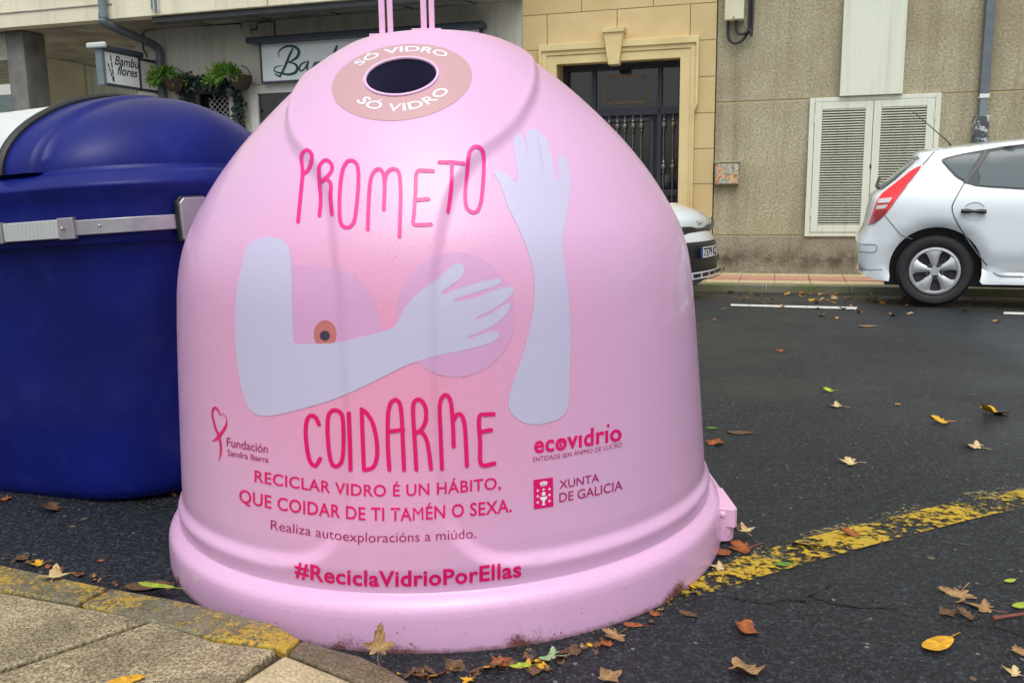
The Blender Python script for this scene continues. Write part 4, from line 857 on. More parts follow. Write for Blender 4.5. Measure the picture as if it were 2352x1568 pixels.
def wall_things():
    # louvred metal doors
    t = thing('louvred_doors', 'white double louvred metal doors low on the granite wall', 'louvred doors', wp(1.07, 11.69, .46), -WYAW)
    u0, u1, z0, z1 = .335, 1.80, .462, 2.135; um = 1.065
    mb = MB('wall')
    for a, b, c, d in ((u0, z0, u0+.06, z1), (u1-.06, z0, u1, z1), (u0+.06, z1-.05, u1-.06, z1), (u0+.06, z0, u1-.06, z0+.05)): mb.box(a, 11.645, b, c, 11.72, d)
    mb.build('outer_frame', 'cream_metal', t, bev=.006)
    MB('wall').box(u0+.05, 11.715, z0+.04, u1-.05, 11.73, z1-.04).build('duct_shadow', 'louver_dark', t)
    for a, b in ((u0+.064, um-.003), (um+.003, u1-.064)):
        mb = MB('wall'); e = .085
        for q in ((a, z0+.054, a+e, z1-.054), (b-e, z0+.054, b, z1-.054), (a+e, z1-.054-e, b-e, z1-.054), (a+e, z0+.054, b-e, z0+.054+e)): mb.box(q[0], 11.638, q[1], q[2], 11.70, q[3])
        lf = mb.build('door_leaf', 'cream_metal', t, bev=.005)
        mb = MB('wall'); n = 46; zz = np.linspace(z0+.15, z1-.15, n)
        for z in zz: mb.prism([(11.645, z-.004), (11.700, z-.002), (11.700, z+.006), (11.645, z+.008)], 'x', a+e-.002, b-e+.002)
        mb.build('louvre_slats', 'cream_metal', lf, smooth=0)
        s = -1 if a < 1 else 1; hx = a-.002 if s < 0 else b+.002
        for z in (z0+.25, z1-.3): MB('wall').tube([(hx, 11.634, z), (hx, 11.634, z+.10)], .009, 8).build('hinge', 'cream_metal', lf)
    MB('wall').box(um-.012, 11.630, 1.28, um+.006, 11.637, 1.33).build('lock', 'rubber', t)
    t = tag(MB('wall').box(.672, 11.60, 2.14, 1.37, 11.70, 6.0).build('duct_panel', 'cream_metal', None, loc=wp(1.02, 11.7, 2.14), bev=.006, **WL), 'tall pale green-white flat duct cover above the louvred doors', 'duct cover')
    # grey downpipe with a wrapped foot
    t = thing('drainpipe', 'square grey drainpipe with a peeling wrapped foot right of the louvred doors', 'drainpipe', wp(2.22, 11.68, 0), -WYAW)
    MB('wall').box(2.19, 11.58, 2.06, 2.29, 11.68, 8).build('pipe', 'pipe_grey', t, bev=.01); MB('wall').box(2.20, 11.585, 1.85, 2.285, 11.67, 2.062).build('joint_sleeve', 'pipe_blue', t, bev=.008)
    MB('wall').box(2.155, 11.56, .0, 2.31, 11.685, 1.855).build('pipe_guard', 'pipe_peel', t, bev=.012); MB('wall').box(2.19, 11.578, 2.055, 2.292, 11.68, 2.10).build('white_band', 'white_frame', t)
    # mail box, meter box with looping cables
    t = thing('letter_box', 'small tarnished letter box with torn paper remnants on the granite wall', 'letter box', wp(-.62, 11.7, 1.11), -WYAW)
    MB('wall').box(-.775, 11.60, 1.115, -.475, 11.70, 1.40).build('case', 'mail_metal', t, bev=.006); MB('wall').box(-.76, 11.592, 1.13, -.49, 11.599, 1.375).build('front_panel', 'remnants', t); MB('wall').box(-.785, 11.585, 1.385, -.468, 11.70, 1.405).build('lid', 'mail_metal', t, bev=.004)
    t = thing('meter_box', 'cream electric meter box with looping black cables high beside the doorway', 'meter box', wp(-.6, 11.7, 3.08), -WYAW)
    MB('wall').box(-.70, 11.53, 3.09, -.47, 11.70, 3.75).build('case', 'meter', t, bev=.012); MB('wall').lathe([(0, -.006), (.012, -.004), (.014, .01)], (-.59, 11.527, 3.115), 'y', 12).build('lock', 'gold', t)
    for pts, r in (([(-.655, 11.62, 3.10), (-.655, 11.62, 2.93), (-.62, 11.62, 2.85), (-.55, 11.62, 2.83), (-.47, 11.62, 2.87), (-.42, 11.62, 2.96), (-.40, 11.62, 3.08), (-.39, 11.62, 3.4), (-.39, 11.62, 5)], .019), ([(-.56, 11.60, 3.10), (-.56, 11.60, 2.99), (-.53, 11.60, 2.94), (-.47, 11.60, 2.93), (-.42, 11.6, 2.98), (-.41, 11.6, 3.1), (-.41, 11.6, 5)], .017), ([(-.46, 11.58, 2.93), (-.40, 11.58, 2.97), (-.37, 11.58, 3.06), (-.37, 11.58, 5)], .016)): MB('wall').tube(catmull(pts, n=6), r, 8).build('cable', 'cable', t)
    # shop sign above the bin
    t = thing('fascia_sign', 'long white shop fascia sign with teal brush lettering under a dark lamp bar', 'shop sign', wp(-5.5, 11.69, 2.68), -WYAW)
    MB('wall').box(-7.19, 11.60, 2.68, -3.88, 11.69, 3.20).build('panel', 'sign_white', t, bev=.006)
    mb = MB('wall')
    for a, b, c, d in ((-7.215, 2.655, -7.192, 3.2), (-3.878, 2.655, -3.855, 3.2), (-7.19, 2.655, -3.88, 2.678)): mb.box(a, 11.59, b, c, 11.69, d)
    mb.build('frame', 'sign_bar', t)
    lb = MB('wall'); lb.prism([(11.44, 3.19), (11.42, 3.23), (11.44, 3.275), (11.52, 3.285), (11.69, 3.27), (11.69, 3.205), (11.55, 3.20)], 'x', -7.33, -3.80); lb.build('lamp_bar', 'sign_bar', t, bev=.008)
    mb = MB('wall'); o = 11.597
    for st, wd in (([(258, 375), (252, 345), (275, 318), (315, 303), (358, 308), (384, 335), (375, 372), (340, 398), (312, 408)], [4, 10, 16, 20, 22, 24, 24, 16, 8]), ([(312, 408), (352, 416), (374, 440), (362, 474), (318, 488), (270, 480), (232, 470), (222, 452), (240, 437), (275, 430)], [8, 16, 22, 24, 20, 16, 12, 10, 10, 6]), ([(345, 318), (325, 360), (300, 420), (280, 465), (262, 498)], [14, 20, 22, 20, 14]), ([(228, 485), (262, 502)], [10, 16]),
                  ([(432, 405), (405, 418), (386, 448), (398, 465), (425, 445), (442, 408)], [10, 14, 16, 14, 12, 10]), ([(446, 403), (438, 440), (444, 462), (470, 440), (488, 410)], [14, 16, 12, 8, 8]), ([(492, 404), (482, 440), (474, 462)], [10, 15, 12]), ([(478, 450), (505, 412), (520, 408), (514, 440), (508, 458)], [6, 12, 14, 15, 12]), ([(512, 446), (536, 410), (552, 406), (546, 440), (560, 450), (580, 425)], [6, 12, 14, 14, 10, 8]), ([(585, 420), (612, 372), (632, 302)], [10, 16, 16]), ([(632, 302), (612, 350), (592, 420), (600, 455), (630, 445), (640, 415), (615, 408)], [14, 14, 16, 14, 12, 12, 8]), ([(655, 405), (648, 440), (660, 455), (685, 440), (700, 405), (698, 450), (715, 450)], [12, 14, 12, 12, 13, 12, 8])):
        V, F = ribbon2d([Z2(p) for p in st], [x*.3515*.8 for x in wd], 2.5); mb.add([(W(x, y, o)[0], o, W(x, y, o)[1]) for x, y in V], F); o -= .0006
    mb.build('brush_lettering', 'sign_teal', t, recalc=False)
    # blade sign
    us = -9.06; t = thing('blade_sign', 'small white hanging sign with black script and bamboo stalks on the corner', 'hanging sign', wp(us, 11.0, 2.6), -WYAW)
    MB('wall').box(us-.03, 10.56, 2.64, us+.03, 11.25, 3.06).build('panel', 'sign_white', t)
    mb = MB('wall')
    mb.box(us-.055, 10.49, 2.60, us+.055, 10.555, 3.10); mb.build('front_post', 'pipe_blue', t, bev=.006)
    mb = MB('wall'); mb.box(us-.04, 11.252, 2.60, us+.04, 11.29, 3.09); mb.box(us-.04, 10.556, 2.605, us+.04, 11.69, 2.637); mb.box(us-.03, 11.29, 3.04, us+.03, 11.69, 3.075); mb.build('bracket', 'sign_bar', t)
    MB('wall').box(us-.07, 10.50, 3.075, us+.07, 11.35, 3.15).build('lamp_housing', 'sign_bar', t, bev=.02); MB('wall').box(us-.16, 10.44, 3.085, us+.16, 10.50, 3.165).build('lamp_end', 'lid_grey', t, bev=.025)
    def on_blade(V): return [(us+.033, 10.62+a, 2.64+b) for a, b in V]
    for s, a, b, c in (('Bambu', .13, .27, .095), ('flores', .17, .14, .095)):
        V, F = text2d(s, .012, .35); V = V*c/.55; mb = MB('wall'); mb.add(on_blade(np.c_[V[:, 0]*1.05+a, V[:, 1]+b]), F); mb.build('script_lettering', 'sign_black', t, recalc=False)
    mb = MB('wall')
    for (a0, b0), (a1, b1), k in (((.10, .02), (.07, .39), 4), ((.09, .03), (.005, .27), 4)):
        for i in range(k):
            f0, f1 = i/k+.015, (i+1)/k-.02; V, F = ribbon2d([(a0+(a1-a0)*f0, b0+(b1-b0)*f0), (a0+(a1-a0)*f1, b0+(b1-b0)*f1)], .022, .1, smooth=False, caps=False); mb.add(on_blade(V), F)
    mb.build('bamboo_drawing', 'sign_black', t, recalc=False)
    # pipes and cables
    t = thing('downpipe', 'blue-grey downpipe bending from the canopy edge down the florist wall', 'downpipe', wp(-8.93, 11.6, 0), -WYAW)
    MB('wall').tube([(-9.10, 10.70, 8), (-9.10, 10.70, 3.50)], .055, 12).build('upper_pipe', 'pipe_blue', t); MB('wall').tube(catmull([(-9.10, 10.70, 3.52), (-9.10, 10.72, 3.46), (-9.06, 11.0, 3.40), (-8.97, 11.5, 3.30), (-8.93, 11.61, 3.2), (-8.93, 11.61, 3.0), (-8.93, 11.61, 2.0), (-8.93, 11.61, 0)], n=6), .06, 12).build('lower_pipe', 'pipe_grey', t)
    for z in (3.56, 5.2): MB('wall').tube([(-9.10, 10.70, z-.03), (-9.10, 10.70, z+.03)], .066, 12).build('collar', 'pipe_blue', t)
    t = thing('conduit_bundle', 'four thin pale conduits running down the canopy front beside the downpipe', 'conduits', wp(-8.2, 10.77, 3.5), -WYAW)
    for k in range(4): MB('wall').tube([(-8.33+.035*k, 10.75, 8), (-8.33+.035*k, 10.75, 3.60-.012*k)], .011, 6).build('conduit', 'lid_grey' if k % 2 else 'pipe_blue', t)
    t = thing('wall_cable', 'thin dark cable with a small junction box along the top of the stucco wall', 'cable', wp(-8.3, 11.68, 3.4), -WYAW)
    P = [W(x, y, 11.68) for x, y in [(339, 133), (329, 112), (329, 76), (335, 70), (400, 63), (553, 55), (556, 65)]]; MB('wall').tube([(a, 11.675, b) for a, b in P], .009, 6).build('cable', 'cable', t)
    P = [W(x, y, 11.68) for x, y in [(574, 69), (590, 68), (592, 53), (630, 50), (634, 110), (640, 122)]]; MB('wall').tube([(a, 11.675, b) for a, b in P], .009, 6).build('cable', 'cable', t)
    a, b = W(566, 70, 11.65); MB('wall').box(a-.06, 11.63, b-.07, a+.06, 11.69, b+.07).build('junction_box', 'meter', t, bev=.01)
wall_things()

# ------------------------------------------------------------------ greenery round the florist's window
def leaf_cloud(mb, pts_dirs, size, ratio=.45):
    for p, d in pts_dirs:
        d = np.array(d, float); d /= np.linalg.norm(d)+1e-9; s = size*random.uniform(.6, 1.3); sd_ = np.cross(d, [random.gauss(0, 1), random.gauss(0, 1), random.gauss(0, 1)]); sd_ /= np.linalg.norm(sd_)+1e-9; up = np.cross(sd_, d)
        p = np.array(p); mb.add([p, p+d*s*.5+sd_*s*ratio*.5+up*s*.08, p+d*s, p+d*s*.5-sd_*s*ratio*.5+up*s*.08], [(0, 1, 2, 3)])
def fern(px, D, n, spread, label, back):
    u, z = W(*px, D); t = thing('hanging_fern', label, 'hanging plant', wp(u, D, z-.1), -WYAW)
    mb = MB('wall'); mb.lathe([(.0, -.20), (.09, -.19), (.15, -.08), (.165, .0), (.15, .0), (.0, -.03)], (u+back, D+.03, z), 'z', 16); mb.build('basket', 'basket', t)
    MB('wall').tube([(u+back+.16*math.cos(a), D+.03, z-.02+.16*math.sin(a)) for a in np.linspace(-1.3, 1.5, 12)], .008, 5).build('wire_hoop', 'cable', t)
    mb = MB('wall')
    for i in range(n):
        a = random.uniform(-.2, math.pi+.25); tilt = random.uniform(-.6, .25); L = spread*random.uniform(.6, 1.1); d0 = np.array([math.cos(a), tilt, abs(math.sin(a))*.75+.05]); p = np.array([u, D, z]); dr = np.array(d0)
        for k in range(9):
            q = p+dr*L/9; f = 1-abs(k-3)/8
            for s in (-1, 1):
                sd_ = np.cross(dr, [0, 1, 0])*s; sd_ = sd_/(np.linalg.norm(sd_)+1e-9)+dr*.7+np.array([0, random.uniform(-.5, .5), -.1]); leaf_cloud(mb, [(q, sd_)], .115*f+.03, .32)
            p = q; dr = dr+np.array([0, 0, -.10])
    mb.build('fronds', 'leaf_green', t, recalc=False, smooth=0)
fern((382, 180), 11.45, 30, .28, 'leafy fern in a basket at the downpipe side of the florist window', .12)
fern((520, 176), 11.45, 34, .31, 'leafy fern in a dark basket at the upper right of the florist window', .22)
def garland():
    t = thing('leaf_garland', 'dark leafy garland draped over the top and sides of the grille window', 'garland', wp(-8.2, 11.6, 2.6), -WYAW)
    def run(path, n, wid, name):
        mb = MB('wall'); C = catmull([(W(x, y, 11.6)[0], 11.6, W(x, y, 11.6)[1]) for x, y in path], n=16)
        mb.tube(C, .012, 5)
        for i in range(n):
            p = C[random.randrange(len(C))]+np.array([random.gauss(0, wid), random.uniform(-.08, .06), random.gauss(0, wid)]); leaf_cloud(mb, [(p, [random.gauss(0, 1), random.uniform(-1, 0), random.gauss(-.3, 1)])], .075, .75)
        mb.build(name, 'leaf_dark', t, recalc=False, smooth=0)
    run([(405, 190), (430, 192), (460, 190), (500, 196), (525, 202)], 620, .055, 'top_swag'); run([(424, 205), (430, 225), (434, 250)], 190, .035, 'side_strand'); run([(538, 200), (550, 240), (548, 290), (556, 330), (560, 370)], 560, .045, 'side_strand')
garland()

# ------------------------------------------------------------------ parked cars
class Car:
    """body skin: a side outline filled and domed on both flanks, joined across by crowned roof, nose and tail sheets"""
    def __init__(s, outline, arches, width, belt, tumble, xr, xf, place, crown=.045, nose=0.0, tail=0.0, grid=.07, taper_r=.16, taper_f=.22):
        s.o, s.a, s.w, s.belt, s.tumble, s.xr, s.xf, s.place, s.crown, s.nose, s.tail, s.grid, s.tr, s.tf = outline, arches, width, belt, tumble, xr, xf, place, crown, nose, tail, grid, taper_r, taper_f
        s.line = [list(outline)+[outline[0]]]
        zs = [p[1] for p in outline]; s.low = min(zs)
        s.edge = [[p for p in outline if p[1] > .30]]
    def side(s, P):
        P = np.asarray(P, float); x, z = P[:, 0], P[:, 1]
        q = np.maximum(0, z-s.belt)*s.tumble+np.maximum(0, .50-z)*.10+np.maximum(0, np.abs(z-.62)-.1)*.03
        q += s.tr*np.clip((s.xr+.6-x)/.6, 0, 1)**2+s.tf*np.clip((x-s.xf+.7)/.7, 0, 1)**2.2
        d = poly_dist(P, s.edge); q += .065*np.clip(1-d/.11, 0, 1)**2
        for (cx, cz), r in s.a:
            rr = np.hypot(x-cx, z-cz); q -= .022*np.clip(1-np.abs(rr-r-.02)/.09, 0, 1)**1.2*(z < cz+r+.2)
        return q
    def pt(s, x, z, off=0.0, far=False):
        q = float(s.side([(x, z)])[0])-off; return s.place(x, s.w-q if far else q, z)
    def skin(s, name, mat, parent):
        loop = densify(s.o, .05); V, F = fill2d([loop], s.grid); q = s.side(V); n = len(V)
        mb = MB(); A = [s.place(x, d, z) for (x, z), d in zip(V, q)]; B = [s.place(x, s.w-d, z) for (x, z), d in zip(V, q)]
        m = len(loop); vs = A+B; fs = [tuple(f) for f in F]+[tuple(n+i for i in f[::-1]) for f in F]
        # outline vertices come first and keep their order
        L = np.array(loop); t = np.roll(L, -1, 0)-np.roll(L, 1, 0); t /= np.linalg.norm(t, axis=1)[:, None]; nn = np.c_[t[:, 1], -t[:, 0]]
        c = L.mean(0); flip = np.sign(np.sum(nn*(L-c), axis=1).sum()); nn *= flip
        K = 12; base = len(vs); inn = s.in_arch(L)
        for i in range(m):
            for k in range(1, K):
                f = k/K; g = (1-(2*f-1)**2); b = s.bulge(L[i]) if not inn[i] else 0
                d = q[i]+(s.w-2*q[i])*f; vs.append(s.place(L[i][0]+nn[i][0]*b*g, d, L[i][1]+nn[i][1]*b*g))
        idx = lambda i, k: i if k == 0 else (n+i if k == K else base+i*(K-1)+k-1)
        for i in range(m):
            j = (i+1) % m
            if inn[i] and inn[j]: continue
            if L[i][1] < s.low+.03 and L[j][1] < s.low+.03: continue
            for k in range(K): fs.append((idx(i, k), idx(j, k), idx(j, k+1), idx(i, k+1)))
        mb.add(vs, fs); return mb.build(name, mat, parent, smooth=42)
    def bulge(s, p):
        x, z = p
        if z > 1.2: return s.crown
        if x > s.xf-.35: return s.nose
        if x < s.xr+.35: return s.tail
        return s.crown*.7
    def in_arch(s, L):
        r = np.zeros(len(L), bool)
        for (cx, cz), rad in s.a: r |= (np.hypot(L[:, 0]-cx, L[:, 1]-cz) < rad*1.06) & (L[:, 1] < cz+rad*1.06)
        return r
    def patch(s, name, loop, mat, parent, off, grid=.05, dens=.05):
        V, F = fill2d([densify(loop, dens)], grid); mb = MB(); mb.add([s.pt(x, z, off) for x, z in V], F); return mb.build(name, mat, parent, recalc=False, smooth=60)
    def stroke(s, name, pts, wd, mat, parent, off, smooth=True):
        V, F = ribbon2d(pts, wd, .04, smooth=smooth, caps=False); mb = MB(); mb.add([s.pt(x, z, off) for x, z in V], F); return mb.build(name, mat, parent, recalc=False, smooth=60)
def wheel(parent, place, cx, cz, r, d0, full=True, flip=1):
    """tyre, hubcap with five spokes, nuts; d0 = lateral place of the outer face, growing inwards"""
    mk = lambda rr, a, d: place(cx+rr*math.cos(a), d0+flip*d, cz+rr*math.sin(a))
    def ring(prof, n=48):
        mb = MB(); m = len(prof); vs = [mk(rr, 2*math.pi*k/n, d) for k in range(n) for rr, d in prof]; fs = [(k*m+i, ((k+1) % n)*m+i, ((k+1) % n)*m+i+1, k*m+i+1) for k in range(n) for i in range(m-1)]
        return mb.add(vs, fs)
    w = ring([(r*.66, .03), (r*.69, .005), (r*.78, -.012), (r*.90, -.008), (r*.97, .02), (r, .05), (r, .16), (r*.96, .19), (r*.7, .2)]).build('wheel', 'tyre', parent, smooth=40)
    ring([(.0, .06), (r*.55, .05), (r*.60, .02)]).build('wheel_disc', 'hub_dark', w)
    ring([(r*.565, .03), (r*.57, .005), (r*.60, -.006), (r*.655, -.002), (r*.67, .02)]).build('rim', 'hub', w)
    if not full: return w
    for k in range(5):
        a0 = math.pi/2+2*math.pi*k/5+.10; mb = MB(); vs = []
        for rr, ha, d in ((r*.10, .55, -.004), (r*.22, .40, -.008), (r*.36, .33, -.012), (r*.49, .34, -.009), (r*.585, .42, -.003)):
            for s_ in (-1, -.45, .45, 1): vs.append(mk(rr, a0+s_*ha, d+(.014 if abs(s_) == 1 else 0)))
        fs = [(i*4+j, i*4+j+1, (i+1)*4+j+1, (i+1)*4+j) for i in range(4) for j in range(3)]
        mb.add(vs, fs).build('spoke', 'hub', w, recalc=False, smooth=50)
    for k in range(5):
        a0 = math.pi/2+2*math.pi*k/5+.10+math.pi/5; c = (r*.205, a0); ctr = mk(*c, -.012); e = mk(*c, .02)
        MB().tube([ctr, e], r*.045, 8).build('wheel_nut', 'hub_dark', w)
    mb = MB(); mb.tube([mk(0.0001, 0, -.018), mk(0.0001, 0, .02)], r*.12, 20); mb.build('hub_cap', 'hub', w)
    return w
ZC = lambda p: (1957+.2637*p[0], 303.2+.2637*p[1])
HY = R(22.5); HA = np.array([math.cos(HY), -math.sin(HY), 0]); HN = np.array([math.sin(HY), math.cos(HY), 0]); HO = wp(1.37, 8.53, 0)
def hp3(x, d, z): return HO+HA*(x-1.37)+HN*d+np.array([0, 0, z])
def zc_uz(p):
    dd = ray(*ZC(p)); d = .03
    for _ in range(3):
        t = (d+HN @ (HO-np.array([0, 0, 0])))/(HN @ dd); q = np.array([0, 0, CAMH])+t*dd; z = float(q[2]); d = .03+max(0, z-.92)*.40
    return float((q-HO) @ HA)+1.37, z
def make_hatchback():
    t = thing('parked_car', 'white hatchback seen from its side with a tall red tail lamp and silver hubcap', 'car', hp3(2.9, .9, 0), -HY)
    cw = zc_uz((718, 1240)); r = .318; cw = (cw[0], r-.005); c2 = (cw[0]+2.72, r-.005); ar = .375
    arch = lambda c: [(c[0]+ar*math.cos(a), c[1]+.02+ar*math.sin(a)*.98) for a in np.linspace(math.pi+.22, -.28, 26)]
    top = [zc_uz(p) for p in [(115, 860), (135, 800), (160, 690), (190, 560), (232, 530), (270, 508), (380, 425), (480, 333), (570, 252), (592, 236), (574, 205), (590, 185), (720, 165), (900, 140), (1200, 105), (1498, 75)]]
    top += [(2.5, 1.475), (3.0, 1.48), (3.4, 1.45), (3.75, 1.36), (4.1, 1.18), (4.42, 1.0), (4.8, .90), (5.15, .80), (5.27, .66), (5.30, .45), (5.26, .28), (5.1, .22)]
    tail = [zc_uz(p) for p in [(200, 1290), (90, 1250), (52, 1208), (47, 1100), (49, 1000), (62, 930)]]
    sill = [zc_uz((1498, 1335))]
    outline = [zc_uz((318, 1302))]+tail+top+arch(c2)[::-1]+[(c2[0]-ar-.03, .205), (2.5, .205)]+sill+[zc_uz((1132, 1325))]+arch(cw)[::-1]
    place = hp3
    car = Car(outline, [(cw, ar), (c2, ar)], 1.76, .92, .40, .70, 5.3, place, nose=.10, tail=.045, taper_r=.13)
    b = car.skin('body', 'car_white', t)
    # wheel housings and floor
    MB().add([hp3(x, d, z) for x in (.95, 5.1) for d in (.25, 1.52) for z in (.16, .85)], [(0, 1, 3, 2), (4, 6, 7, 5), (0, 4, 5, 1), (2, 3, 7, 6), (0, 2, 6, 4), (1, 5, 7, 3)]).build('underbody', 'car_black', t)
    for c in (cw, c2):
        wheel(t, place, c[0], c[1], r, .05); wheel(t, place, c[0], c[1], r, 1.72, False, -1)
    P = lambda pts: [zc_uz(p) for p in pts]; sm = lambda pts: [tuple(q) for q in catmull(P(pts), n=5, closed=True)]
    # glasshouse
    car.patch('window_surround', P([(779, 240), (820, 222), (960, 188), (1150, 155), (1300, 128), (1498, 104)])+[(2.5, 1.39), (3.0, 1.385), (3.4, 1.33), (3.8, 1.17), (4.0, 1.0), (3.6, .955)]+P([(1498, 500), (1200, 482), (1080, 470), (990, 445), (900, 390), (820, 305), (785, 262)]), 'car_black', b, .007)
    car.patch('quarter_window', P([(800, 252), (830, 238), (960, 205), (1120, 184), (1060, 290), (985, 420), (920, 388), (850, 318), (806, 268)]), 'car_glass', b, .012)
    car.patch('rear_door_window', P([(1200, 178), (1300, 160), (1498, 140)])+[(2.40, 1.36), (2.45, .965)]+P([(1498, 488), (1200, 472), (1098, 462), (1096, 330)]), 'car_glass', b, .012)
    car.patch('front_door_window', [(2.52, 1.36), (3.0, 1.35), (3.35, 1.30), (3.7, 1.14), (3.85, .99), (2.55, .97)], 'car_glass', b, .012)
    car.stroke('door_seal', P([(1170, 160), (1110, 270), (1050, 350), (985, 440)]), .020, 'seam', b, .014)
    # panel gaps
    car.stroke('panel_gap', P([(978, 440), (930, 525), (880, 620), (870, 665), (890, 740), (950, 850), (1060, 1010), (1160, 1145), (1240, 1230), (1310, 1255), (1498, 1260)]), .009, 'seam', b, .003)
    car.stroke('panel_gap', P([(285, 725), (350, 805), (440, 905), (525, 930)]), .006, 'seam', b, .003)
    car.stroke('panel_gap', P([(720, 168), (660, 235), (615, 285)]), .006, 'seam', b, .003, smooth=False)
    car.stroke('bumper_crease', P([(52, 1050), (120, 1052), (200, 1048), (217, 1000), (190, 985), (60, 985)]), .006, 'seam', b, .003)
    car.stroke('bumper_crease', P([(55, 1203), (150, 1207), (262, 1203)]), .005, 'seam', b, .003)
    # tail lamp: red lens, darker lower part, two clear windows
    tl = car.patch('tail_lamp', P([(606, 290), (560, 308), (500, 345), (420, 410), (330, 480), (265, 530), (232, 570), (200, 640), (165, 740), (140, 815), (190, 795), (250, 755), (310, 690), (400, 570), (500, 430), (570, 345)]), 'lens_red', b, .008)
    car.patch('lamp_base', P([(205, 690), (285, 685), (300, 690), (245, 750), (190, 790), (146, 810), (170, 740)]), 'lens_dark', tl, .014)
    car.patch('clear_window', P([(234, 580), (352, 570), (326, 614), (222, 620)]), 'lens_clear', tl, .020)
    car.patch('clear_window', P([(214, 640), (316, 632), (290, 665), (206, 676)]), 'lens_clear', tl, .020)
    # rear screen across the tail
    mb = MB(); pts = P([(262, 512), (370, 428), (470, 338), (560, 258)]); vs = []; K = 9
    for x, z in pts:
        q = float(car.side([(x, z)])[0])+.07
        for k in range(K): f = k/(K-1); g = 1-(2*f-1)**2; vs.append(place(x-.008-.040*g, q+(1.76-2*q)*f, z+.010+.022*g))
    mb.add(vs, [(i*K+k, i*K+k+1, (i+1)*K+k+1, (i+1)*K+k) for i in range(len(pts)-1) for k in range(K-1)]); mb.build('rear_screen', 'car_glass', b, recalc=False)
    u, z = zc_uz((240, 490)); MB().tube([hp3(u-.01, .5, z), hp3(u-.03, .7, z+.02), hp3(u-.01, 1.1, z+.10)], .014, 6).build('rear_wiper', 'car_black', b)
    # door handle with its recess
    cx_, cz_ = zc_uz((1062, 690))
    car.patch('handle_recess', [(cx_+.085*math.cos(a), cz_+.075*math.sin(a)) for a in np.linspace(0, 2*math.pi, 24, endpoint=False)], 'seam' if False else 'car_white', b, .0035)
    car.stroke('recess_edge', [(cx_+.085*math.cos(a), cz_+.075*math.sin(a)) for a in np.linspace(.5, math.pi-.5, 12)], .005, 'seam', b, .005); 
    hp = [car.pt(*zc_uz(p), off=.03) for p in [(945, 686), (1000, 687), (1062, 690), (1120, 690), (1165, 691)]]
    MB().tube(hp, [.018, .020, .013, .020, .018], 8).build('door_handle', 'car_black', b)
    for p in ((970, 687), (1145, 690)): q = zc_uz(p); MB().tube([car.pt(*q, off=.03), car.pt(*q, off=-.01)], .014, 8).build('handle_stub', 'car_black', b)
    # aerial
    a0 = zc_uz((900, 130)); q = car.pt(a0[0], a0[1]-.02); u0, z0 = a0; p0 = hp3(u0+.02, .85, z0+.035); p1 = p0-HA*.36+np.array([0, 0, .33])
    MB().tube([p0-np.array([0, 0, .02]), p0+(p1-p0)*.12, p1], [.012, .006, .0035], 6).build('aerial', 'car_black', b)
make_hatchback()
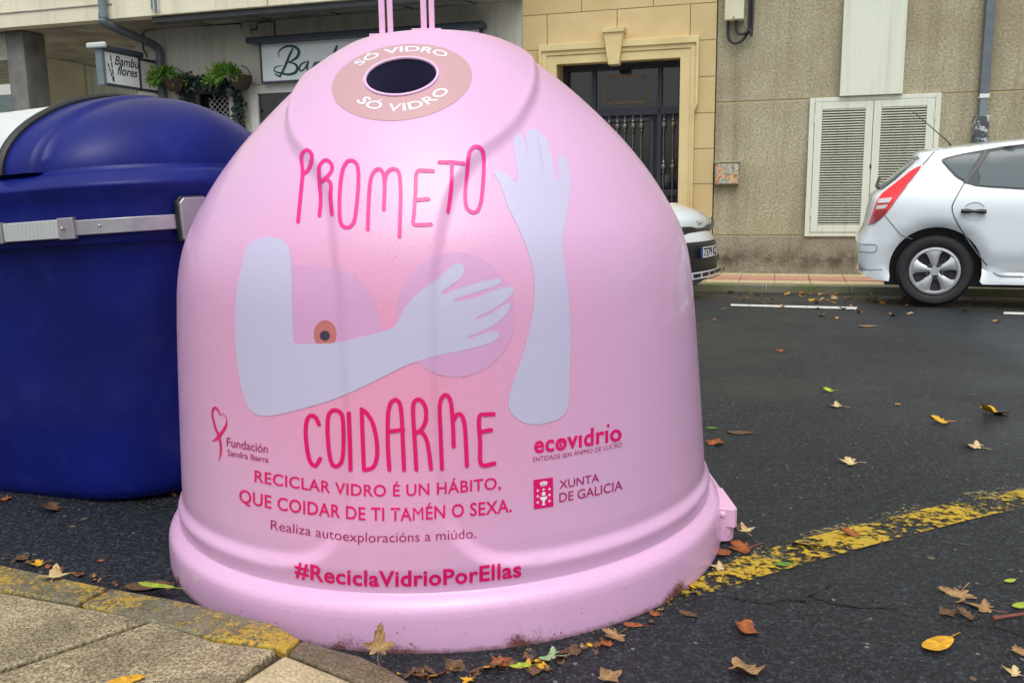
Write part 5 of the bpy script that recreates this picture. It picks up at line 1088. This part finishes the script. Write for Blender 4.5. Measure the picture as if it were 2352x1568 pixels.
def make_suv():
    yaw = WYAW+R(13); ax = np.array([math.cos(yaw), -math.sin(yaw), 0]); ln = np.array([math.sin(yaw), math.cos(yaw), 0])
    O = wp(-.80, 9.22, 0); wdt = 1.80
    place = lambda x, d, z: O+ax*x+ln*(d-wdt/2)+np.array([0, 0, z])
    t = thing('parked_car', 'white car nose with a honeycomb grille showing behind the pink bin', 'car', O, -yaw)
    cs = [(-.92, .33), (-3.5, .33)]; ar = .40
    arch = lambda c: [(c[0]+ar*math.cos(a), c[1]+.01+ar*math.sin(a)) for a in np.linspace(math.pi+.2, -.2, 24)]
    outline = [(-4.2, .3), (-4.28, .55), (-4.2, .95), (-4.0, 1.25), (-3.75, 1.50), (-3.2, 1.58), (-2.4, 1.56), (-1.95, 1.40), (-1.45, 1.02), (-1.1, .965), (-.6, .90), (-.28, .83), (-.10, .765), (-.055, .73), (-.045, .68), (-.06, .60), (-.02, .575), (.015, .52), (.02, .40), (.025, .30), (.03, .225), (-.05, .165), (-.40, .18)]+arch(cs[0])[::-1]+[(-1.4, .22), (-3.0, .22)]+arch(cs[1])[::-1]
    car = Car(outline, [(cs[0], ar), (cs[1], ar)], wdt, .95, .34, -4.28, .02, place, nose=.10, tail=.08, taper_f=.20)
    b = car.skin('body', 'car_white', t)
    for c in cs: wheel(t, place, c[0], c[1], .335, .05); wheel(t, place, c[0], c[1], .335, wdt-.05, False, -1)
    MB().add([place(x, d, z) for x in (-4.1, -.3) for d in (.3, wdt-.3) for z in (.17, .8)], [(0, 1, 3, 2), (4, 6, 7, 5), (0, 4, 5, 1), (2, 3, 7, 6), (0, 2, 6, 4), (1, 5, 7, 3)]).build('underbody', 'car_black', t)
    zo = sorted([p for p in outline if p[0] > -.35 and .17 < p[1] < .84], key=lambda p: p[1]); zx = np.array([p[1] for p in zo]); xx = np.array([p[0] for p in zo])
    def front(wl, z, off):
        """point on the nose: wl metres from the centre line (negative = near side)"""
        x = float(np.interp(z, zx, xx)); q = float(car.side([(x, z)])[0]); half = wdt/2-q; f = wl/half; g = max(0, 1-f*f); return place(x+.10*g+off, wdt/2+wl, z)
    def patch(name, loop, mat, off, grid=.08, par=b):
        V, F = fill2d([densify(loop, .06)], grid); mb = MB(); mb.add([front(x, z, off) for x, z in V], F); return mb.build(name, mat, par, recalc=False, smooth=60)
    patch('grille', [(-.60, .70), (-.28, .695), (-.12, .672), (.12, .672), (.28, .695), (.60, .70), (.60, .615), (.20, .605), (.14, .625), (-.14, .625), (-.20, .605), (-.60, .615)], 'grille', .012)
    for s_ in (-1, 1):
        patch('headlight', [(s_*.61, .715), (s_*.70, .735), (s_*.80, .76), (s_*.83, .74), (s_*.78, .66), (s_*.70, .625), (s_*.61, .615)], 'lens_clear' if False else 'car_glass', .012)
        patch('fog_lamp', [(s_*.66, .36), (s_*.72, .37), (s_*.74, .31), (s_*.69, .27), (s_*.65, .30)], 'hub_dark', .018)
    patch('bonnet_gap', [(-.72, .795), (0, .80), (.72, .795), (.72, .801), (0, .806), (-.72, .801)], 'seam', .004)
    lo = patch('lower_grille', [(-.50, .545), (.50, .535), (.60, .50), (.66, .40), (.66, .27), (.52, .235), (-.52, .235), (-.66, .27), (-.66, .40), (-.60, .50)], 'car_black', .012)
    patch('lower_slat', [(-.5, .515), (.5, .515), (.5, .525), (-.5, .525)], 'hub_dark', .018, par=lo)
    pl = patch('number_plate', [(-.26, .385), (.26, .385), (.26, .49), (-.26, .49)], 'plate', .05, .05)
    patch('plate_band', [(-.262, .383), (-.215, .383), (-.215, .492), (-.262, .492)], 'label_blue', .0515, par=pl)
    V, F = text2d('7379 KZ', .02); x0, x1 = V[:, 0].min(), V[:, 0].max(); mb = MB(); mb.add([front(-.20+.44*(a-x0)/(x1-x0), .40+bb*.115, .054) for a, bb in V], F); mb.build('plate_lettering', 'sign_black', pl, recalc=False)
    sk = patch('skid_trim', [(-.66, .275), (-.5, .255), (.5, .255), (.66, .275), (.60, .20), (.5, .185), (-.5, .185), (-.62, .20)], 'car_white', .06)
    for k in range(5):
        a = -.46+.19*k; patch('skid_opening', [(a, .205), (a+.15, .205), (a+.155, .24), (a-.005, .24)], 'car_black', .064, par=sk)
    patch('bumper_lip', [(-.75, .215), (-.5, .182), (.5, .182), (.75, .215), (.72, .175), (.5, .172), (-.5, .172), (-.72, .175)], 'car_black', .075)
    V, F = ribbon2d([(.065*math.cos(a), .735+.022*math.sin(a)) for a in np.linspace(0, 2*math.pi, 20, endpoint=False)], .010, .02, closed=True); mb = MB(); mb.add([front(x, z, .012) for x, z in V], F); mb.build('bonnet_emblem', 'car_black', b, recalc=False)
    car.patch('windscreen_side', [(-3.6, 1.42), (-3.2, 1.48), (-2.4, 1.46), (-2.0, 1.33), (-1.65, 1.03), (-3.5, 1.03)], 'car_glass', b, .005)
make_suv()

# ------------------------------------------------------------------ fallen leaves
def leaf_mesh(kind, seed):
    rs = random.Random(seed); pts = []
    if kind == 'maple':
        lobes = [(-2.25, .42), (-1.25, .78), (0, 1.0), (1.25, .78), (2.25, .42)]
        for i, (a, L) in enumerate(lobes):
            a += rs.uniform(-.08, .08); L *= rs.uniform(.85, 1.1)
            for da, f in ((-.50, .50), (-.34, .70), (-.24, .66), (-.17, .84), (0, 1.0), (.17, .84), (.24, .66), (.34, .70), (.50, .50)): pts.append((L*f*math.sin(a+da*(1 if i in (1, 2, 3) else .9)), L*f*math.cos(a+da)))
        pts.append((.05, -.12)); pts.insert(0, (-.05, -.12))
    elif kind == 'oval':
        for a in np.linspace(0, 2*math.pi, 30, endpoint=False): pts.append((.42*math.sin(a)*(1+.12*math.cos(a)), .9*math.cos(a)*(1+.05*abs(math.cos(a)))))
    elif kind == 'torn':
        for a in np.linspace(0, 2*math.pi, 22, endpoint=False): k = rs.uniform(.5, 1.0); pts.append((.75*k*math.sin(a), .8*k*math.cos(a)))
    V, F = fill2d([pts], .16); V = np.array(V)
    curl = {'maple': rs.uniform(.25, .75), 'oval': .16, 'torn': .9}[kind]; ph = rs.uniform(0, 6); fold = rs.uniform(-.4, .4)
    z = [curl*(.38*(x*x+y*y)*(1+.8*math.sin(3*math.atan2(y, x)+ph))+.12*math.sin(4.0*x+ph)*math.cos(3.3*y+ph)+fold*.5*x*y)+.03*mnoise.noise((x*4, y*4, seed)) for x, y in V]
    mn = min(z); vs = [(x, y, q-mn+.012) for (x, y), q in zip(V, z)]; mb = MB('local'); mb.add(vs, F)
    if kind != 'torn':
        q0 = (0, -.1 if kind == 'maple' else -.85, .05); mb.tube([q0, (rs.uniform(-.1, .1), q0[1]-.35, .05), (rs.uniform(-.3, .3), q0[1]-.75, .03)], [.018, .016, .02], 5)
    me = mb.build('leaf_source', 'leaf_tan', smooth=50, recalc=False); d = me.data; bpy.data.objects.remove(me); d.name = 'fallen_leaf'; return d
LM = {'maple': [leaf_mesh('maple', i) for i in range(6)], 'oval': [leaf_mesh('oval', 11)], 'torn': [leaf_mesh('torn', 20+i) for i in range(4)]}
def leaf(px, size, rot, kind, mat, label, group=None, z=None, tilt=(0, 0), lift=0.0, i=None):
    p = GR(*px) if z is None else G(px[0], px[1], z); me = LM[kind][random.randrange(len(LM[kind])) if i is None else i]
    o = bpy.data.objects.new('fallen_leaf', me); COL.objects.link(o); o.location = (p[0], p[1], p[2]+.003+lift); o.rotation_euler = (tilt[0], tilt[1], rot); s = size/2*depth_at(p)/FPX/ .9; o.scale = (s, s, s*.8)
    o.material_slots[0].link = 'OBJECT'; o.material_slots[0].material = M('leaf_'+mat); return tag(o, label, 'leaf', group)
GRP = 'fallen leaves on the near road and kerb'
def near_leaves():
    for px, s, r, k, m, lab, kw in [
        ((125, 1330), 78, .4, 'maple', 'cream', 'pale curled maple leaf lying across the yellow kerb at the left', dict(z=.072, tilt=(-.15, .2), i=1)),
        ((92, 1296), 44, 2.2, 'maple', 'yellow', 'yellow maple leaf on the road edge behind the pale kerb leaf', dict(i=0)),
        ((50, 1285), 40, 1.0, 'torn', 'brown', 'brown torn leaf in the gutter left of the yellow one', {}),
        ((125, 1172), 80, 1.9, 'maple', 'brown', 'crumpled brown leaf at the foot of the blue container', dict(tilt=(.3, .2), i=3)),
        ((14, 1148), 30, .3, 'torn', 'orange', 'orange scrap of leaf beside the blue container at the picture edge', {}),
        ((395, 1128), 60, 1.2, 'maple', 'brown', 'brown leaf heap piece between the blue container and the pink bin', dict(tilt=(.2, 0))),
        ((365, 1134), 44, 2.6, 'torn', 'tan', 'tan leaf scrap close to the blue container corner', {}),
        ((232, 1290), 18, .7, 'torn', 'orange', 'tiny orange leaf scrap alone on the dark road at the left', {}),
        ((340, 1350), 76, 1.75, 'oval', 'brown', 'flat wet brown leaf on the road behind the kerb', dict(lift=.004)),
        ((362, 1372), 66, 1.5, 'oval', 'lime', 'fresh green leaf wedged between kerb and pink bin', dict(tilt=(.1, .25), lift=.03)),
        ((290, 1565), 62, 2.0, 'oval', 'yellow', 'faint yellow leaf flat on the granite paving slab', dict(z=.07)),
        ((870, 1510), 80, .3, 'maple', 'tan', 'large tan maple leaf leaning on the foot of the pink bin', dict(z=.05, tilt=(.95, .2), lift=.02, i=2)),
        ((985, 1556), 80, .2, 'maple', 'orange', 'bright orange maple leaf in front of the pink bin', dict(tilt=(-.4, .1), i=4)),
        ((1040, 1535), 50, 1.1, 'torn', 'brown', 'dark brown leaf beside the bright orange leaf at the bin front', dict(tilt=(.3, 0))),
        ((1075, 1562), 38, 2.8, 'maple', 'yellow', 'small yellow leaf at the bottom edge before the pink bin', {}),
        ((1150, 1525), 56, .9, 'torn', 'orange', 'rusty leaf under the rim of the pink bin front', {}),
        ((1195, 1530), 40, 1.6, 'oval', 'lime', 'small yellow-green leaf tip before the pink bin', {}),
        ((1225, 1545), 40, 2.1, 'torn', 'brown', 'brown scrap below the yellow-green leaf tip', {}),
        ((1270, 1510), 74, 1.1, 'maple', 'pale_green', 'pale green shrivelled leaf under the pink bin rim', dict(tilt=(-.3, .1), i=5)),
        ((1320, 1500), 46, .2, 'torn', 'brown', 'brown leaf scrap right of the pale green leaf', {}),
        ((1415, 1462), 74, 2.3, 'maple', 'tan', 'tan maple leaf with long stalk by the right foot of the pink bin', dict(i=0)),
        ((1455, 1437), 36, 1.4, 'oval', 'orange', 'orange oval leaf touching the tan leaf by the pink bin', {}),
        ((1505, 1413), 30, .8, 'torn', 'orange', 'small rusty leaf near the start of the yellow line', {}),
        ((1655, 1305), 50, 1.2, 'maple', 'cream', 'cream maple leaf at the near end of the yellow line', dict(i=2)),
        ((1712, 1262), 80, 1.7, 'maple', 'orange', 'large orange leaf against the hinge of the pink bin', dict(tilt=(-.2, .1), i=3)),
        ((1660, 1272), 50, .7, 'torn', 'orange', 'orange-brown leaf tucked under the pink bin beside the hinge', {}),
        ((1715, 1244), 44, .2, 'maple', 'cream', 'small cream leaf lying on top of the large orange leaf', dict(lift=.03, i=1)),
        ((1693, 1215), 30, 1.3, 'torn', 'brown', 'dark brown leaf standing at the pink hinge', dict(tilt=(.8, 0))),
        ((1855, 1252), 60, 1.45, 'oval', 'tan', 'tan folded leaf just above the yellow line', dict(tilt=(.1, .3))),
        ((1960, 1228), 64, 1.9, 'maple', 'orange', 'orange leaf lying on the yellow line', dict(i=0)),
        ((1800, 1297), 34, 1.6, 'oval', 'green', 'small green leaf on the near part of the yellow line', {}),
        ((1985, 1238), 30, 1.4, 'oval', 'green', 'thin green leaf beside the orange leaf on the yellow line', {}),
        ((1712, 1450), 72, 1.5, 'torn', 'orange', 'rusty torn leaf on the bare asphalt below the crack', dict(tilt=(.3, .1))),
        ((1715, 1545), 86, 2.4, 'torn', 'tan', 'brown-grey crumpled leaf at the bottom edge of the road', dict(tilt=(.2, .1))),
        ((1400, 1560), 60, .6, 'torn', 'tan', 'curled tan leaf cut by the bottom edge', {}),
        ((2155, 1482), 80, 2.15, 'oval', 'yellow', 'clean yellow oval leaf alone on the asphalt', dict(lift=.002)),
        ((2205, 1365), 84, 2.5, 'maple', 'tan', 'large tan dry maple leaf in the cluster at the right', dict(tilt=(-.2, 0), i=4)),
        ((2265, 1400), 72, .9, 'maple', 'tan', 'second dry leaf lowest right in the tan cluster', dict(i=2)),
        ((2225, 1415), 56, 1.6, 'maple', 'brown', 'shrivelled brown leaf at the bottom of the tan cluster', dict(i=3)),
        ((2175, 1412), 44, .3, 'torn', 'brown', 'brown scrap at the left of the tan cluster', {}),
        ((2335, 1550), 50, 1.0, 'maple', 'cream', 'cream maple leaf at the lower right corner', dict(i=1)),
        ((2340, 1500), 44, 2.2, 'torn', 'tan', 'tan leaf just above the corner leaf', {}),
        ((2345, 1392), 40, 2.0, 'oval', 'lime', 'lime leaf cut by the right edge below the yellow line', {}),
        ((2320, 1335), 26, 2.0, 'oval', 'lime', 'thin lime leaf near the right edge', {}),
        ((1955, 1064), 60, 1.4, 'maple', 'cream', 'cream leaf with stalk on the open road right of the pink bin', dict(i=0)),
        ((2165, 970), 56, 1.7, 'maple', 'yellow', 'yellow maple leaf on the road below the white hatchback', dict(i=1)),
        ((2280, 950), 76, 1.3, 'torn', 'yellow', 'large olive-yellow curled leaf near the right edge', dict(tilt=(.3, .2))),
        ((2245, 1028), 52, .8, 'maple', 'cream', 'pale spiky leaf below the olive curled leaf', dict(i=5)),
        ((1925, 934), 44, 1.2, 'maple', 'cream', 'pale leaf in the middle of the open road', dict(i=4)),
        ((1905, 898), 40, 1.7, 'maple', 'lime', 'lime green leaf in the middle of the open road', dict(i=0)),
        ((2062, 930), 14, .4, 'torn', 'yellow', 'tiny yellow scrap between lime and olive leaves', {}),
        ((1795, 808), 30, 1.0, 'maple', 'orange', 'small orange leaf with stalk on the upper road', {}),
        ((1993, 750), 34, 1.57, 'oval', 'tan', 'thin straw-coloured leaf below the white bay line', {}),
        ((1700, 995), 44, 1.5, 'oval', 'brown', 'flat brown leaf right of the pink bin edge', {}),
        ((1640, 1020), 46, 1.4, 'torn', 'orange', 'rusty curled leaf touching the right outline of the pink bin', {}),
        ((1635, 984), 20, 1.4, 'oval', 'green', 'tiny green leaf at the right outline of the pink bin', {}),
        ((2285, 739), 22, 1.4, 'torn', 'tan', 'tan leaf scrap just below the right bay line', {})]:
        leaf(px, s*1.25, r, k, m, lab, GRP, **kw)
    # twig at the right edge
    P = [GR(*p) for p in [(2280, 1430), (2310, 1425), (2420, 1410)]]; MB().tube([p+np.array([0, 0, .012]) for p in P], [.006, .004, .0035], 6).build('twig', 'twig', loc=P[0])
    tag(bpy.data.objects['twig'], 'thin reddish twig on the asphalt at the right edge', 'twig')
near_leaves()
def far_leaves():
    r2 = random.Random(5); n = 0
    while n < 120:
        x = r2.gauss(1985, 150) if r2.random() < .8 else r2.uniform(1610, 2350); y = 668+abs(r2.gauss(0, 14)) if r2.random() < .82 else r2.uniform(668, 735)
        if not 1600 < x < 2350: continue
        leaf((x, y), r2.uniform(11, 26), r2.uniform(0, 6.3), r2.choice(['maple', 'torn', 'torn']), r2.choice(['orange', 'orange', 'tan', 'yellow', 'brown', 'cream']), 'small autumn leaf lying along the far kerb by the white hatchback', 'leaves along the far kerb', tilt=(r2.uniform(-.4, .4), r2.uniform(-.4, .4))); n += 1
far_leaves()
def bin_litter():
    r2 = random.Random(9); kinds = ['maple', 'torn', 'torn', 'oval']; n = 0
    path = catmull([(905, 1545), (1010, 1540), (1120, 1530), (1230, 1515), (1330, 1493), (1430, 1455), (1520, 1412), (1600, 1350), (1670, 1285)], n=14)
    for k in range(50):
        x, y = path[r2.randrange(int(len(path)*.6)) if r2.random() < .75 else r2.randrange(len(path))]; x += r2.gauss(0, 8); y += abs(r2.gauss(0, 16))-4
        leaf((x, y), r2.uniform(16, 46), r2.uniform(0, 6.3), r2.choice(kinds), r2.choice(['brown', 'brown', 'tan', 'orange', 'brown', 'yellow']), 'small dead leaf scrap in the litter at the foot of the pink bin', 'leaf scraps at the foot of the pink bin', tilt=(r2.uniform(-.2, .5), r2.uniform(-.4, .4)))
    path = catmull([(0, 1290), (150, 1318), (300, 1350), (400, 1368)], n=14)
    for k in range(22):
        x, y = r2.choice(path); x += r2.gauss(0, 8); y -= abs(r2.gauss(0, 9))
        leaf((x, y), r2.uniform(12, 32), r2.uniform(0, 6.3), r2.choice(kinds), r2.choice(['brown', 'brown', 'tan', 'orange']), 'small brown leaf scrap in the gutter behind the yellow kerb', 'leaf scraps in the near gutter', tilt=(r2.uniform(-.2, .4), r2.uniform(-.3, .3)))
    for k in range(16):
        x, y = r2.gauss(385, 26), r2.gauss(1122, 9)
        leaf((x, y), r2.uniform(14, 34), r2.uniform(0, 6.3), r2.choice(kinds), r2.choice(['brown', 'tan', 'orange']), 'small leaf scrap in the heap between blue container and pink bin', 'leaf heap between container and bin', tilt=(r2.uniform(-.2, .5), r2.uniform(-.4, .4)))
bin_litter()
